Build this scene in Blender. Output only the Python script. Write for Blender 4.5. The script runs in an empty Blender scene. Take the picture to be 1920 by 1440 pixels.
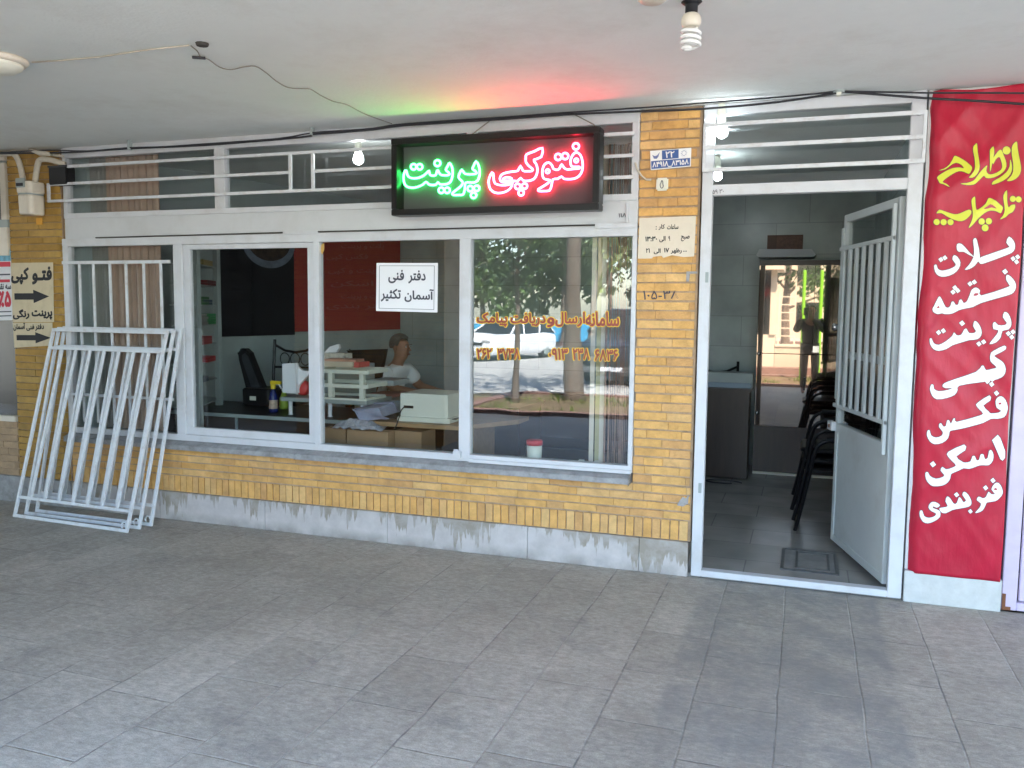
import bpy, bmesh, math, random
from mathutils import Vector, Matrix, noise
from mathutils.geometry import tessellate_polygon
random.seed(7)
S = bpy.context.scene
COL = S.collection
R = math.radians

# ------------------------------------------------------------------ camera
CAM = Vector((0.0, -5.0623, 1.6)); FPX = 1582.0
yaw, pitch, roll = 0.33319, 0.08887, 0.01001
_f = Vector((-math.sin(yaw)*math.cos(pitch), math.cos(yaw)*math.cos(pitch), -math.sin(pitch)))
_r = Vector((math.cos(yaw), math.sin(yaw), 0)); _u = _r.cross(_f)
r2 = _r*math.cos(roll)+_u*math.sin(roll); u2 = -_r*math.sin(roll)+_u*math.cos(roll)
cd = bpy.data.cameras.new("camera"); cam = bpy.data.objects.new("camera", cd); COL.objects.link(cam)
cd.sensor_width = 36; cd.lens = 36*FPX/1920; cd.clip_start = .03; cd.clip_end = 2000
cam.matrix_world = Matrix(((r2.x, u2.x, -_f.x, CAM.x), (r2.y, u2.y, -_f.y, CAM.y), (r2.z, u2.z, -_f.z, CAM.z), (0, 0, 0, 1)))
S.camera = cam

# ------------------------------------------------------------------ light and exposure
SUN_EL, SUN_AZ = 57, 30          # azimuth from +y (behind the shop) towards +x
w = bpy.data.worlds.new("World"); S.world = w; w.use_nodes = True
nt = w.node_tree; bg = nt.nodes["Background"]; sky = nt.nodes.new("ShaderNodeTexSky")
sky.sky_type = 'NISHITA'; sky.sun_disc = False; sky.sun_elevation = R(SUN_EL); sky.sun_rotation = R(SUN_AZ)
nt.links.new(sky.outputs[0], bg.inputs[0]); bg.inputs[1].default_value = .15
sd = bpy.data.lights.new("sun", 'SUN'); sd.energy = 5; sd.angle = R(.5); sd.color = (1, .96, .90)
so = bpy.data.objects.new("sun", sd); COL.objects.link(so)
ce = math.cos(R(SUN_EL))
so.rotation_euler = Vector((math.sin(R(SUN_AZ))*ce, math.cos(R(SUN_AZ))*ce, math.sin(R(SUN_EL)))).to_track_quat('Z', 'Y').to_euler()
S.view_settings.view_transform = 'Standard'; S.view_settings.look = 'None'
S.view_settings.exposure = 3.5; S.view_settings.gamma = 1
S.render.engine = 'CYCLES'
cy = S.cycles
cy.max_bounces = 9; cy.diffuse_bounces = 5; cy.glossy_bounces = 5; cy.transparent_max_bounces = 16
cy.caustics_reflective = False; cy.caustics_refractive = False; cy.sample_clamp_indirect = 6

# ------------------------------------------------------------------ pixel -> point on a real plane (survey of the photograph)
def ray(px, py): return r2*(px-960)-u2*(py-720)+_f*FPX
def P(px, py, Y=0.0):
    d = ray(px, py); return CAM+d*((Y-CAM.y)/d.y)
def G(px, py, Z=0.0):
    d = ray(px, py); return CAM+d*((Z-CAM.z)/d.z)
WL0, WL1 = Vector((-5.4, 0, 0)), Vector((-4.5, 3.9, 0))     # slanting left wall of the shop
WLN = (WL1-WL0).cross(Vector((0, 0, 1))).normalized()
def LW(px, py, off=0.0):
    d = ray(px, py); c = WL0+WLN*off; return CAM+d*((c-CAM).dot(WLN)/d.dot(WLN))

# ------------------------------------------------------------------ materials
def mat(name, col, rough=.6, var=0.0, vscale=4.0, bump=0.0, bscale=40.0, metal=0.0, spec=.5, dirt=None, dscale=2.0, damt=.5, alpha=None, emit=None, es=0.0, stretch=None, isl=0.0):
    m = bpy.data.materials.new(name); m.use_nodes = True
    n = m.node_tree.nodes; l = m.node_tree.links; b = n["Principled BSDF"]
    b.inputs["Roughness"].default_value = rough; b.inputs["Metallic"].default_value = metal
    b.inputs["Specular IOR Level"].default_value = spec
    c4 = (*col, 1); b.inputs["Base Color"].default_value = c4
    tc = n.new("ShaderNodeTexCoord"); src = tc.outputs["Object"]
    if stretch:
        mp = n.new("ShaderNodeMapping"); mp.inputs["Scale"].default_value = stretch
        l.new(src, mp.inputs[0]); src = mp.outputs[0]
    cur = None
    def mix(a, bb, fac, mode='MIX'):
        x = n.new("ShaderNodeMix"); x.data_type = 'RGBA'; x.blend_type = mode
        for s, v in ((x.inputs[6], a), (x.inputs[7], bb)):
            if isinstance(v, tuple): s.default_value = v
            else: l.new(v, s)
        if isinstance(fac, float): x.inputs[0].default_value = fac
        else: l.new(fac, x.inputs[0])
        return x.outputs[2]
    if var:
        t = n.new("ShaderNodeTexNoise"); t.inputs["Scale"].default_value = vscale; t.inputs["Detail"].default_value = 6
        t.inputs["Roughness"].default_value = .65; l.new(src, t.inputs["Vector"])
        rp = n.new("ShaderNodeMapRange"); rp.inputs[1].default_value = .3; rp.inputs[2].default_value = .7
        rp.inputs[3].default_value = 1-var; rp.inputs[4].default_value = 1+var; l.new(t.outputs[0], rp.inputs[0])
        v = n.new("ShaderNodeVectorMath"); v.operation = 'SCALE'; v.inputs[0].default_value = col; l.new(rp.outputs[0], v.inputs["Scale"])
        cur = v.outputs[0]
    if isl:
        g = n.new("ShaderNodeNewGeometry"); rp = n.new("ShaderNodeMapRange"); rp.inputs[3].default_value = 1-isl; rp.inputs[4].default_value = 1+isl
        l.new(g.outputs["Random Per Island"], rp.inputs[0])
        v = n.new("ShaderNodeVectorMath"); v.operation = 'SCALE'; l.new(rp.outputs[0], v.inputs["Scale"])
        if cur is not None: l.new(cur, v.inputs[0])
        else: v.inputs[0].default_value = col
        cur = v.outputs[0]
    if dirt:
        t = n.new("ShaderNodeTexNoise"); t.inputs["Scale"].default_value = dscale; t.inputs["Detail"].default_value = 9
        t.inputs["Roughness"].default_value = .7; l.new(src, t.inputs["Vector"])
        rp = n.new("ShaderNodeMapRange"); rp.inputs[1].default_value = .5; rp.inputs[2].default_value = .75; rp.inputs[4].default_value = damt
        l.new(t.outputs[0], rp.inputs[0])
        cur = mix(cur if cur is not None else c4, (*dirt, 1), rp.outputs[0])
    if cur is not None: l.new(cur, b.inputs["Base Color"])
    if bump:
        t = n.new("ShaderNodeTexNoise"); t.inputs["Scale"].default_value = bscale; t.inputs["Detail"].default_value = 6
        l.new(src, t.inputs["Vector"]); bp = n.new("ShaderNodeBump"); bp.inputs["Strength"].default_value = bump; bp.inputs["Distance"].default_value = .01
        l.new(t.outputs[0], bp.inputs["Height"]); l.new(bp.outputs[0], b.inputs["Normal"])
    if emit:
        b.inputs["Emission Color"].default_value = (*emit, 1); b.inputs["Emission Strength"].default_value = es
    return m

def glass_mat(name, tint=(.9, .95, .93), ior=1.5, gain=1.9, rough=0.0):
    m = bpy.data.materials.new(name); m.use_nodes = True; n = m.node_tree.nodes; l = m.node_tree.links
    n.remove(n["Principled BSDF"]); out = n["Material Output"]
    tr = n.new("ShaderNodeBsdfTransparent"); tr.inputs[0].default_value = (*tint, 1)
    gl = n.new("ShaderNodeBsdfGlossy"); gl.inputs["Roughness"].default_value = rough
    fr = n.new("ShaderNodeFresnel"); ge = n.new("ShaderNodeNewGeometry"); ir = n.new("ShaderNodeMapRange")
    ir.inputs[3].default_value = ior; ir.inputs[4].default_value = 1/ior; l.new(ge.outputs["Backfacing"], ir.inputs[0]); l.new(ir.outputs[0], fr.inputs[0])   # same Fresnel from both sides
    mu = n.new("ShaderNodeMath"); mu.operation = 'MULTIPLY'; mu.inputs[1].default_value = gain; mu.use_clamp = True
    mx = n.new("ShaderNodeMixShader"); l.new(fr.outputs[0], mu.inputs[0]); l.new(mu.outputs[0], mx.inputs[0])
    l.new(tr.outputs[0], mx.inputs[1]); l.new(gl.outputs[0], mx.inputs[2]); l.new(mx.outputs[0], out.inputs[0])
    # faint unevenness of old float glass
    tc = n.new("ShaderNodeTexCoord"); t = n.new("ShaderNodeTexNoise"); t.inputs["Scale"].default_value = 2.2; l.new(tc.outputs["Object"], t.inputs[0])
    bp = n.new("ShaderNodeBump"); bp.inputs["Strength"].default_value = .025; bp.inputs["Distance"].default_value = .02
    l.new(t.outputs[0], bp.inputs["Height"]); l.new(bp.outputs[0], gl.inputs["Normal"])
    return m

M = {}
def brick_mat(name, stops, dirty=.35):
    m = mat(name, (.4, .3, .1), .8, bump=.35, bscale=90)
    n = m.node_tree.nodes; l = m.node_tree.links; b = n["Principled BSDF"]
    g = n.new("ShaderNodeNewGeometry"); cr = n.new("ShaderNodeValToRGB"); e = cr.color_ramp.elements
    e[0].position = 0; e[0].color = (*stops[0], 1); e[1].position = 1; e[1].color = (*stops[-1], 1)
    for i, s in enumerate(stops[1:-1]):
        k = e.new((i+1)/(len(stops)-1)); k.color = (*s, 1)
    l.new(g.outputs["Random Per Island"], cr.inputs[0])
    t = n.new("ShaderNodeTexNoise"); t.inputs["Scale"].default_value = 9; t.inputs["Detail"].default_value = 8; t.inputs["Roughness"].default_value = .7
    tc = n.new("ShaderNodeTexCoord"); l.new(tc.outputs["Object"], t.inputs[0])
    rp = n.new("ShaderNodeMapRange"); rp.inputs[1].default_value = .3; rp.inputs[2].default_value = .75; rp.inputs[3].default_value = 1.15; rp.inputs[4].default_value = 1-dirty
    l.new(t.outputs[0], rp.inputs[0]); v = n.new("ShaderNodeVectorMath"); v.operation = 'SCALE'
    l.new(cr.outputs[0], v.inputs[0]); l.new(rp.outputs[0], v.inputs["Scale"]); l.new(v.outputs[0], b.inputs["Base Color"])
    return m
M['brick'] = brick_mat("yellow_brick", [(.63, .345, .105), (.70, .405, .135), (.67, .375, .115), (.71, .445, .18), (.58, .32, .12), (.69, .395, .13)])
M['brick_dimmed'] = brick_mat("ochre_brick_dimmed", [(.40, .225, .042), (.46, .27, .058), (.42, .24, .048), (.50, .31, .08), (.36, .195, .045)])  # browner brick, darkened in its colour because the left pillar is lit less
M['brick_pale'] = brick_mat("pale_brick", [(.42, .28, .16), (.46, .32, .19), (.40, .26, .15)])
M['mortar'] = mat("mortar", (.40, .28, .18), .95, .3, 12, .5, 120)
M['white'] = mat("white_metal", (.58, .59, .61), .42, .05, 3, .04, 160, dirt=(.36, .32, .27), dscale=5, damt=.35)
M['white_grille'] = mat("white_grille", (.62, .64, .66), .4, .06, 6, .05, 150, dirt=(.30, .17, .10), dscale=13, damt=.45)
M['panelwhite'] = mat("white_panel", (.55, .56, .57), .5, .05, 2, dirt=(.40, .38, .35), dscale=3, damt=.4)
M['doorwhite'] = mat("door_paint", (.56, .60, .60), .35, .05, 3, dirt=(.36, .34, .30), dscale=4, damt=.35)
M['sill'] = mat("grey_marble", (.30, .30, .30), .55, .25, 14, .15, 60, dirt=(.13, .12, .11), dscale=9, damt=.8)
M['glass'] = glass_mat("window_glass", (.94, .96, .955), 1.5, 1.7)
M['glass_dark'] = glass_mat("dark_glass", (.16, .16, .18), 1.5, 1.6)
M['black'] = mat("black_plastic", (.008, .008, .009), .45, spec=.3)
M['blackmetal'] = mat("black_metal", (.006, .006, .007), .35, spec=.3)
M['darkcab'] = mat("black_cable", (.02, .02, .024), .6)
M['creamcable'] = mat("old_cable", (.52, .47, .38), .7, .15, 20)
M['graycable'] = mat("grey_twine", (.22, .2, .17), .8, .15, 20)
M['cream'] = mat("cream_enamel", (.66, .60, .50), .4, .06, 5, dirt=(.4, .33, .25), dscale=7, damt=.4)
M['creamplastic'] = mat("cream_plastic", (.72, .72, .62), .45, .03, 4)
M['paper'] = mat("white_paper", (.80, .80, .82), .8, .02, 3)
M['creampaper'] = mat("cream_paper", (.66, .56, .38), .85, .06, 5, dirt=(.42, .33, .2), dscale=8, damt=.5)
M['hourspaper'] = mat("ivory_paper", (.70, .62, .50), .85, .04, 5, dirt=(.5, .4, .28), dscale=6, damt=.4)
M['ink'] = mat("black_ink", (.02, .02, .024), .8)
M['greyink'] = mat("grey_ink", (.07, .07, .09), .8)
M['blue'] = mat("plate_blue", (.04, .10, .30), .4)
M['bannerw'] = mat("banner_white", (.82, .82, .80), .45)
M['bannery'] = mat("banner_yellow", (.62, .62, .04), .45)
M['bannero'] = mat("banner_outline", (.10, .03, .05), .5)
M['banner'] = mat("banner_red", (.43, .014, .038), .36, .10, 5, .5, 9, stretch=(2.2, 1, .8), dirt=(.47, .04, .08), dscale=2.2, damt=.2, spec=.28)
M['banner2'] = mat("banner_red_letter_eye", (.40, .02, .045), .38)
M['signblack'] = mat("sign_board", (.085, .080, .085), .4, spec=.02)
M['signframe'] = mat("sign_frame", (.010, .009, .009), .35, spec=.3)
M['vinyly'] = mat("vinyl_yellow", (.80, .50, .03), .5)
M['vinylr'] = mat("vinyl_red", (.28, .045, .03), .5)
M['lilac'] = mat("lilac_paint", (.56, .48, .62), .45, .05, 4, dirt=(.4, .3, .3), dscale=7, damt=.3)
M['rust'] = mat("rust", (.18, .07, .03), .9, .3, 20)
M['ceiling'] = mat("ceiling_paint", (.77, .80, .77), .9, .05, 1.3, .2, 55, dirt=(.50, .49, .44), dscale=1.3, damt=.5)
M['plaster'] = mat("plaster", (.62, .62, .61), .9, .06, 4, .2, 60, dirt=(.42, .40, .36), dscale=5, damt=.4)
M['tile'] = mat("wall_tile", (.36, .41, .40), .3, .12, 3)
M['intceil'] = mat("shop_ceiling", (.6, .62, .6), .9)
M['poster'] = mat("dark_poster", (.009, .009, .012), .3)
M['posterred'] = mat("red_poster", (.30, .02, .028), .5, .1, 3)
M['posterdim'] = mat("poster_print", (.32, .10, .10), .6)
M['bowl'] = mat("poster_bowl", (.16, .19, .24), .6, .3, 8)
M['bowlin'] = mat("poster_soup", (.05, .03, .018), .6, .7, 14)
M['wood'] = mat("beech_wood", (.36, .22, .11), .45, .18, 3, stretch=(1, 8, 8))
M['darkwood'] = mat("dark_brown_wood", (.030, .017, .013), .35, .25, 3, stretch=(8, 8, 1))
M['cardboard'] = mat("cardboard", (.36, .22, .12), .85, .1, 4)
M['greymetal'] = mat("grey_metal", (.30, .34, .33), .5, .08, 5)
M['skin'] = mat("skin", (.30, .15, .095), .55)
M['eyewhite'] = mat("eye_white", (.45, .43, .40), .5)
M['hair'] = mat("grey_hair", (.10, .095, .09), .9, .5, 60)
M['shirt'] = mat("white_shirt", (.72, .73, .72), .85, .05, 6)
M['trousers'] = mat("dark_trousers", (.03, .032, .04), .9)
M['darkshirt'] = mat("dark_shirt", (.02, .022, .03), .9)
M['curtain'] = mat("brown_string", (.38, .24, .19), .85, .15, 20)
M['blind'] = mat("beige_blind", (.70, .62, .52), .8, .06, 4)
M['olive'] = mat("olive_blind", (.50, .45, .26), .8, .06, 4)
M['asphalt'] = mat("asphalt", (.34, .335, .32), .95, .15, 1.2, .3, 60)
M['soil'] = mat("planting_soil", (.14, .10, .055), .95, .4, 2.5, .5, 20, dirt=(.10, .13, .03), dscale=1.6, damt=.9)
M['paving'] = mat("outer_paving", (.30, .29, .27), .9, .12, 2, .2, 40)
M['kerb'] = mat("red_kerb", (.20, .115, .095), .9, .2, 4, .2, 30)
M['carwhite'] = mat("car_white", (.80, .81, .82), .2)
M['cardark'] = mat("car_dark", (.02, .026, .035), .22)
M['carglass'] = mat("car_glass", (.012, .016, .018), .06)
M['tyre'] = mat("tyre_rubber", (.015, .015, .015), .85)
M['chrome'] = mat("chrome", (.6, .6, .62), .2, metal=1)
M['fenceblue'] = mat("fence_blue", (.05, .35, .60), .5, .1, 2)
M['beige'] = mat("beige_render", (.52, .45, .35), .9, .08, 1.5, .1, 40)
M['boothcream'] = mat("booth_cream", (.62, .55, .44), .8, .08, 2)
M['lime'] = mat("lime_paint", (.22, .58, .02), .5)
M['bark'] = mat("bark", (.14, .105, .08), .95, .3, 8, .9, 14, stretch=(1, 1, .25))
M['leafA'] = mat("leaf_green", (.055, .095, .022), .6, isl=.5)
M['leafB'] = mat("leaf_yellow_green", (.11, .15, .03), .6, isl=.5)
M['leafC'] = mat("leaf_dark_green", (.028, .055, .016), .6, isl=.5)
M['red'] = mat("red_plastic", (.55, .03, .035), .4)
M['sprayblue'] = mat("bottle_blue", (.012, .02, .12), .25)
M['yellow'] = mat("yellow_plastic", (.75, .55, .02), .4)
M['green'] = mat("green_plastic", (.03, .30, .06), .4)
M['limeg'] = mat("lime_plastic", (.35, .50, .06), .4)
M['cfltube'] = mat("cfl_tube", (.82, .82, .80), .25)
M['lamp'] = mat("lamp_lit", (.8, .8, .8), .4, emit=(.85, .95, 1), es=7)
M['lamp2'] = mat("lamp_lit_near", (.8, .8, .8), .4, emit=(.95, .97, 1), es=9)
M['mirror'] = None
M['neonred'] = mat("neon_red", (.3, .3, .3), .4, emit=(1, .026, .06), es=4.8)
M['neongreen'] = mat("neon_green", (.3, .3, .3), .4, emit=(.025, .62, .10), es=3.2)
M['hole'] = mat("dark_hole", (.05, .045, .04), .95)
M['patch'] = mat("filler_patch", (.34, .33, .32), .95, .1, 30, .4, 80)

def mirror_mat():
    m = mat("smoked_glass", (.016, .008, .006), .08)
    n = m.node_tree.nodes; l = m.node_tree.links; b = n["Principled BSDF"]; out = n["Material Output"]
    g = n.new("ShaderNodeBsdfGlossy"); g.inputs[0].default_value = (.72, .58, .46, 1); g.inputs["Roughness"].default_value = .015
    x = n.new("ShaderNodeMixShader"); x.inputs[0].default_value = .24
    l.new(b.outputs[0], x.inputs[1]); l.new(g.outputs[0], x.inputs[2]); l.new(x.outputs[0], out.inputs[0]); return m
M['mirror'] = mirror_mat()

def pavement_mat():
    m = bpy.data.materials.new("stone_slabs"); m.use_nodes = True; n = m.node_tree.nodes; l = m.node_tree.links; b = n["Principled BSDF"]
    b.inputs["Roughness"].default_value = .62
    g = n.new("ShaderNodeTexCoord")
    # slabs run in columns along y; noise makes the joints wander
    wn = n.new("ShaderNodeTexNoise"); wn.inputs["Scale"].default_value = 2.2; wn.inputs["Detail"].default_value = 3; l.new(g.outputs["Object"], wn.inputs[0])
    sb = n.new("ShaderNodeVectorMath"); sb.operation = 'SUBTRACT'; sb.inputs[1].default_value = (.5, .5, .5); l.new(wn.outputs["Color"], sb.inputs[0])
    sc = n.new("ShaderNodeVectorMath"); sc.operation = 'SCALE'; sc.inputs["Scale"].default_value = .022; l.new(sb.outputs[0], sc.inputs[0])
    ad = n.new("ShaderNodeVectorMath"); l.new(g.outputs["Object"], ad.inputs[0]); l.new(sc.outputs[0], ad.inputs[1])
    mp = n.new("ShaderNodeMapping"); mp.inputs["Rotation"].default_value = (0, 0, R(90)); mp.inputs["Location"].default_value = (.27, .05, 0); l.new(ad.outputs[0], mp.inputs[0])
    def brick(mortar, smooth):
        k = n.new("ShaderNodeTexBrick"); k.offset = .43; k.offset_frequency = 2; k.squash = 1.35; k.squash_frequency = 3
        k.inputs["Scale"].default_value = 1; k.inputs["Brick Width"].default_value = .48; k.inputs["Row Height"].default_value = .33
        k.inputs["Mortar Size"].default_value = mortar; k.inputs["Mortar Smooth"].default_value = smooth; k.inputs["Bias"].default_value = 0
        k.inputs["Color1"].default_value = (0, 0, 0, 1); k.inputs["Color2"].default_value = (1, 1, 1, 1); k.inputs["Mortar"].default_value = (.5, .5, .5, 1)
        l.new(mp.outputs[0], k.inputs["Vector"]); return k
    k = brick(.0056, .85)
    def noise_(s, d, r=.6, vec=None, st=None):
        t = n.new("ShaderNodeTexNoise"); t.inputs["Scale"].default_value = s; t.inputs["Detail"].default_value = d; t.inputs["Roughness"].default_value = r
        src = g.outputs["Object"]
        if st:
            mm = n.new("ShaderNodeMapping"); mm.inputs["Scale"].default_value = st; l.new(src, mm.inputs[0]); src = mm.outputs[0]
        l.new(src, t.inputs[0]); return t.outputs[0]
    def rng(x, a, bb, c, d):
        q = n.new("ShaderNodeMapRange"); q.inputs[1].default_value = a; q.inputs[2].default_value = bb; q.inputs[3].default_value = c; q.inputs[4].default_value = d; l.new(x, q.inputs[0]); return q.outputs[0]
    def mul(a, bb):
        q = n.new("ShaderNodeMath"); q.operation = 'MULTIPLY'; l.new(a, q.inputs[0])
        if isinstance(bb, float): q.inputs[1].default_value = bb
        else: l.new(bb, q.inputs[1])
        return q.outputs[0]
    def mix(a, bb, f):
        x = n.new("ShaderNodeMix"); x.data_type = 'RGBA'
        for s, v in ((x.inputs[6], a), (x.inputs[7], bb)):
            if isinstance(v, tuple): s.default_value = v
            else: l.new(v, s)
        l.new(f, x.inputs[0]); return x.outputs[2]
    val = mul(mul(rng(k.outputs["Color"], 0, 1, .91, 1.08), rng(noise_(1.1, 6, .65), .3, .7, .80, 1.16)), mul(rng(noise_(46, 8, .85, st=(.45, 1, 1)), .32, .68, .64, 1.36), mul(rng(noise_(17, 7, .8), .32, .68, .80, 1.20), rng(noise_(230, 3, .85), .3, .7, .70, 1.30))))
    v = n.new("ShaderNodeVectorMath"); v.operation = 'SCALE'; v.inputs[0].default_value = (.375, .345, .295); l.new(val, v.inputs["Scale"])
    col = mix(v.outputs[0], (.27, .235, .19, 1), rng(noise_(3.4, 8, .75), .52, .70, 0, .6))           # rusty brown stains
    col = mix(col, (.12, .12, .12, 1), rng(noise_(2.6, 9, .75), .56, .72, 0, .55))                    # dark trodden patches
    sx = n.new("ShaderNodeSeparateXYZ"); l.new(ad.outputs[0], sx.inputs[0])          # darker replacement slabs before the door
    def step(o, a, bb): return rng(o, a, bb, 0, 1)
    m1 = mul(mul(step(sx.outputs[0], -.53, -.49), step(sx.outputs[0], .45, .41)), step(sx.outputs[1], -2.3, -1.9))
    col = mix(col, (.19, .195, .19, 1), mul(m1, rng(noise_(3, 8, .75), .36, .62, 0, .75)))
    jn = rng(noise_(5.5, 6, .7), .44, .60, .04, .9)                                                    # joints fade in and out
    jc = mix((.165, .158, .148, 1), (.42, .40, .35, 1), rng(noise_(1.3, 2, .5), .5, .56, 0, 1))          # dirt or pale grout
    col = mix(col, jc, mul(k.outputs["Fac"], jn)); l.new(col, b.inputs["Base Color"])
    h = n.new("ShaderNodeMath"); h.operation = 'SUBTRACT'; l.new(mul(noise_(50, 8, .8, st=(.45, 1, 1)), .6), h.inputs[0]); l.new(mul(k.outputs["Fac"], .7), h.inputs[1])
    bp = n.new("ShaderNodeBump"); bp.inputs["Strength"].default_value = .6; bp.inputs["Distance"].default_value = .014
    l.new(h.outputs[0], bp.inputs["Height"]); l.new(bp.outputs[0], b.inputs["Normal"])
    return m
M['pavement'] = pavement_mat()

def tiles_mat(name, col, joint, w_, h_, rot, rough, var=.1):
    m = mat(name, col, rough); n = m.node_tree.nodes; l = m.node_tree.links; b = n["Principled BSDF"]
    g = n.new("ShaderNodeTexCoord"); mp = n.new("ShaderNodeMapping"); mp.inputs["Rotation"].default_value = rot; l.new(g.outputs["Object"], mp.inputs[0])
    k = n.new("ShaderNodeTexBrick"); k.offset = .5; k.inputs["Scale"].default_value = 1; k.inputs["Brick Width"].default_value = w_; k.inputs["Row Height"].default_value = h_
    k.inputs["Mortar Size"].default_value = .004; k.inputs["Bias"].default_value = 0
    k.inputs["Color1"].default_value = (*[c*(1-var) for c in col], 1); k.inputs["Color2"].default_value = (*[c*(1+var) for c in col], 1); k.inputs["Mortar"].default_value = (*joint, 1)
    l.new(mp.outputs[0], k.inputs["Vector"])
    t = n.new("ShaderNodeTexNoise"); t.inputs["Scale"].default_value = 3; t.inputs["Detail"].default_value = 8; l.new(g.outputs["Object"], t.inputs[0])
    q = n.new("ShaderNodeMapRange"); q.inputs[1].default_value = .3; q.inputs[2].default_value = .7; q.inputs[3].default_value = .82; q.inputs[4].default_value = 1.15; l.new(t.outputs[0], q.inputs[0])
    v = n.new("ShaderNodeVectorMath"); v.operation = 'SCALE'; l.new(k.outputs["Color"], v.inputs[0]); l.new(q.outputs[0], v.inputs["Scale"]); l.new(v.outputs[0], b.inputs["Base Color"])
    return m
M['shopfloor'] = tiles_mat("shop_floor_tile", (.31, .295, .27), (.2, .19, .18), .6, .4, (0, 0, 0), .22)
M['shopwall'] = tiles_mat("shop_wall_tile", (.33, .39, .385), (.26, .30, .295), .62, .31, (R(90), 0, 0), .25, .05)

def plinth_mat():   # pale marble plinth with grey-brown cement runs that start at its top edge
    m = mat("marble_plinth", (.49, .457, .44), .55, .16, 7, .1, 50)
    n = m.node_tree.nodes; l = m.node_tree.links; b = n["Principled BSDF"]; old = b.inputs["Base Color"].links[0].from_socket
    g = n.new("ShaderNodeTexCoord")
    def nz(scale, st, d=5):
        mm = n.new("ShaderNodeMapping"); mm.inputs["Scale"].default_value = st; l.new(g.outputs["Object"], mm.inputs[0])
        t = n.new("ShaderNodeTexNoise"); t.inputs["Scale"].default_value = scale; t.inputs["Detail"].default_value = d; t.inputs["Roughness"].default_value = .6; l.new(mm.outputs[0], t.inputs[0]); return t.outputs[0]
    big = nz(1.7, (1, 0, 0), 1); fine = nz(26, (1, 0, .12), 4)
    sx = n.new("ShaderNodeSeparateXYZ"); l.new(g.outputs["Object"], sx.inputs[0])
    a = n.new("ShaderNodeMath"); a.operation = 'MULTIPLY'; l.new(big, a.inputs[0]); l.new(fine, a.inputs[1])
    q = n.new("ShaderNodeMapRange"); q.inputs[1].default_value = .20; q.inputs[2].default_value = .385; q.inputs[3].default_value = -.02; q.inputs[4].default_value = .20; l.new(a.outputs[0], q.inputs[0])
    rx = n.new("ShaderNodeMapRange"); rx.inputs[1].default_value = 1.55; rx.inputs[2].default_value = 2.1; rx.inputs[4].default_value = .085; l.new(sx.outputs[0], rx.inputs[0])
    qa = n.new("ShaderNodeMath"); qa.operation = 'ADD'; l.new(q.outputs[0], qa.inputs[0]); l.new(rx.outputs[0], qa.inputs[1]); q = qa
    # run length below the top edge (z = .21)
    d = n.new("ShaderNodeMath"); d.operation = 'SUBTRACT'; d.inputs[0].default_value = .212; l.new(sx.outputs[2], d.inputs[1])
    c = n.new("ShaderNodeMath"); c.operation = 'LESS_THAN'; l.new(d.outputs[0], c.inputs[0]); l.new(q.outputs[0], c.inputs[1])
    df = n.new("ShaderNodeMath"); df.operation = 'SUBTRACT'; l.new(q.outputs[0], df.inputs[0]); l.new(d.outputs[0], df.inputs[1])
    c = n.new("ShaderNodeMapRange"); c.inputs[1].default_value = -.006; c.inputs[2].default_value = .022; c.inputs[4].default_value = .95; l.new(df.outputs[0], c.inputs[0])
    pt = nz(14, (1, 1, 1), 6); pv = n.new("ShaderNodeMapRange"); pv.inputs[1].default_value = .35; pv.inputs[2].default_value = .6; pv.inputs[3].default_value = .45; l.new(pt, pv.inputs[0])
    cm = n.new("ShaderNodeMath"); cm.operation = 'MULTIPLY'; l.new(c.outputs[0], cm.inputs[0]); l.new(pv.outputs[0], cm.inputs[1]); c = cm
    x = n.new("ShaderNodeMix"); x.data_type = 'RGBA'; l.new(c.outputs[0], x.inputs[0]); l.new(old, x.inputs[6]); x.inputs[7].default_value = (.28, .245, .195, 1)
    ft = n.new("ShaderNodeMapRange"); ft.inputs[1].default_value = .075; ft.inputs[2].default_value = 0; ft.inputs[4].default_value = 1; l.new(sx.outputs[2], ft.inputs[0])
    fm = n.new("ShaderNodeMath"); fm.operation = 'MULTIPLY'; l.new(ft.outputs[0], fm.inputs[0]); fd = n.new("ShaderNodeMapRange"); fd.inputs[1].default_value = .38; fd.inputs[2].default_value = .62; fd.inputs[3].default_value = .1; fd.inputs[4].default_value = .85
    l.new(nz(5, (1, 1, 1), 7), fd.inputs[0]); l.new(fd.outputs[0], fm.inputs[1]); y = n.new("ShaderNodeMix"); y.data_type = 'RGBA'; l.new(fm.outputs[0], y.inputs[0]); l.new(x.outputs[2], y.inputs[6]); y.inputs[7].default_value = (.22, .20, .175, 1)
    l.new(y.outputs[2], b.inputs["Base Color"]); return m
M['plinth'] = plinth_mat()

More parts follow.
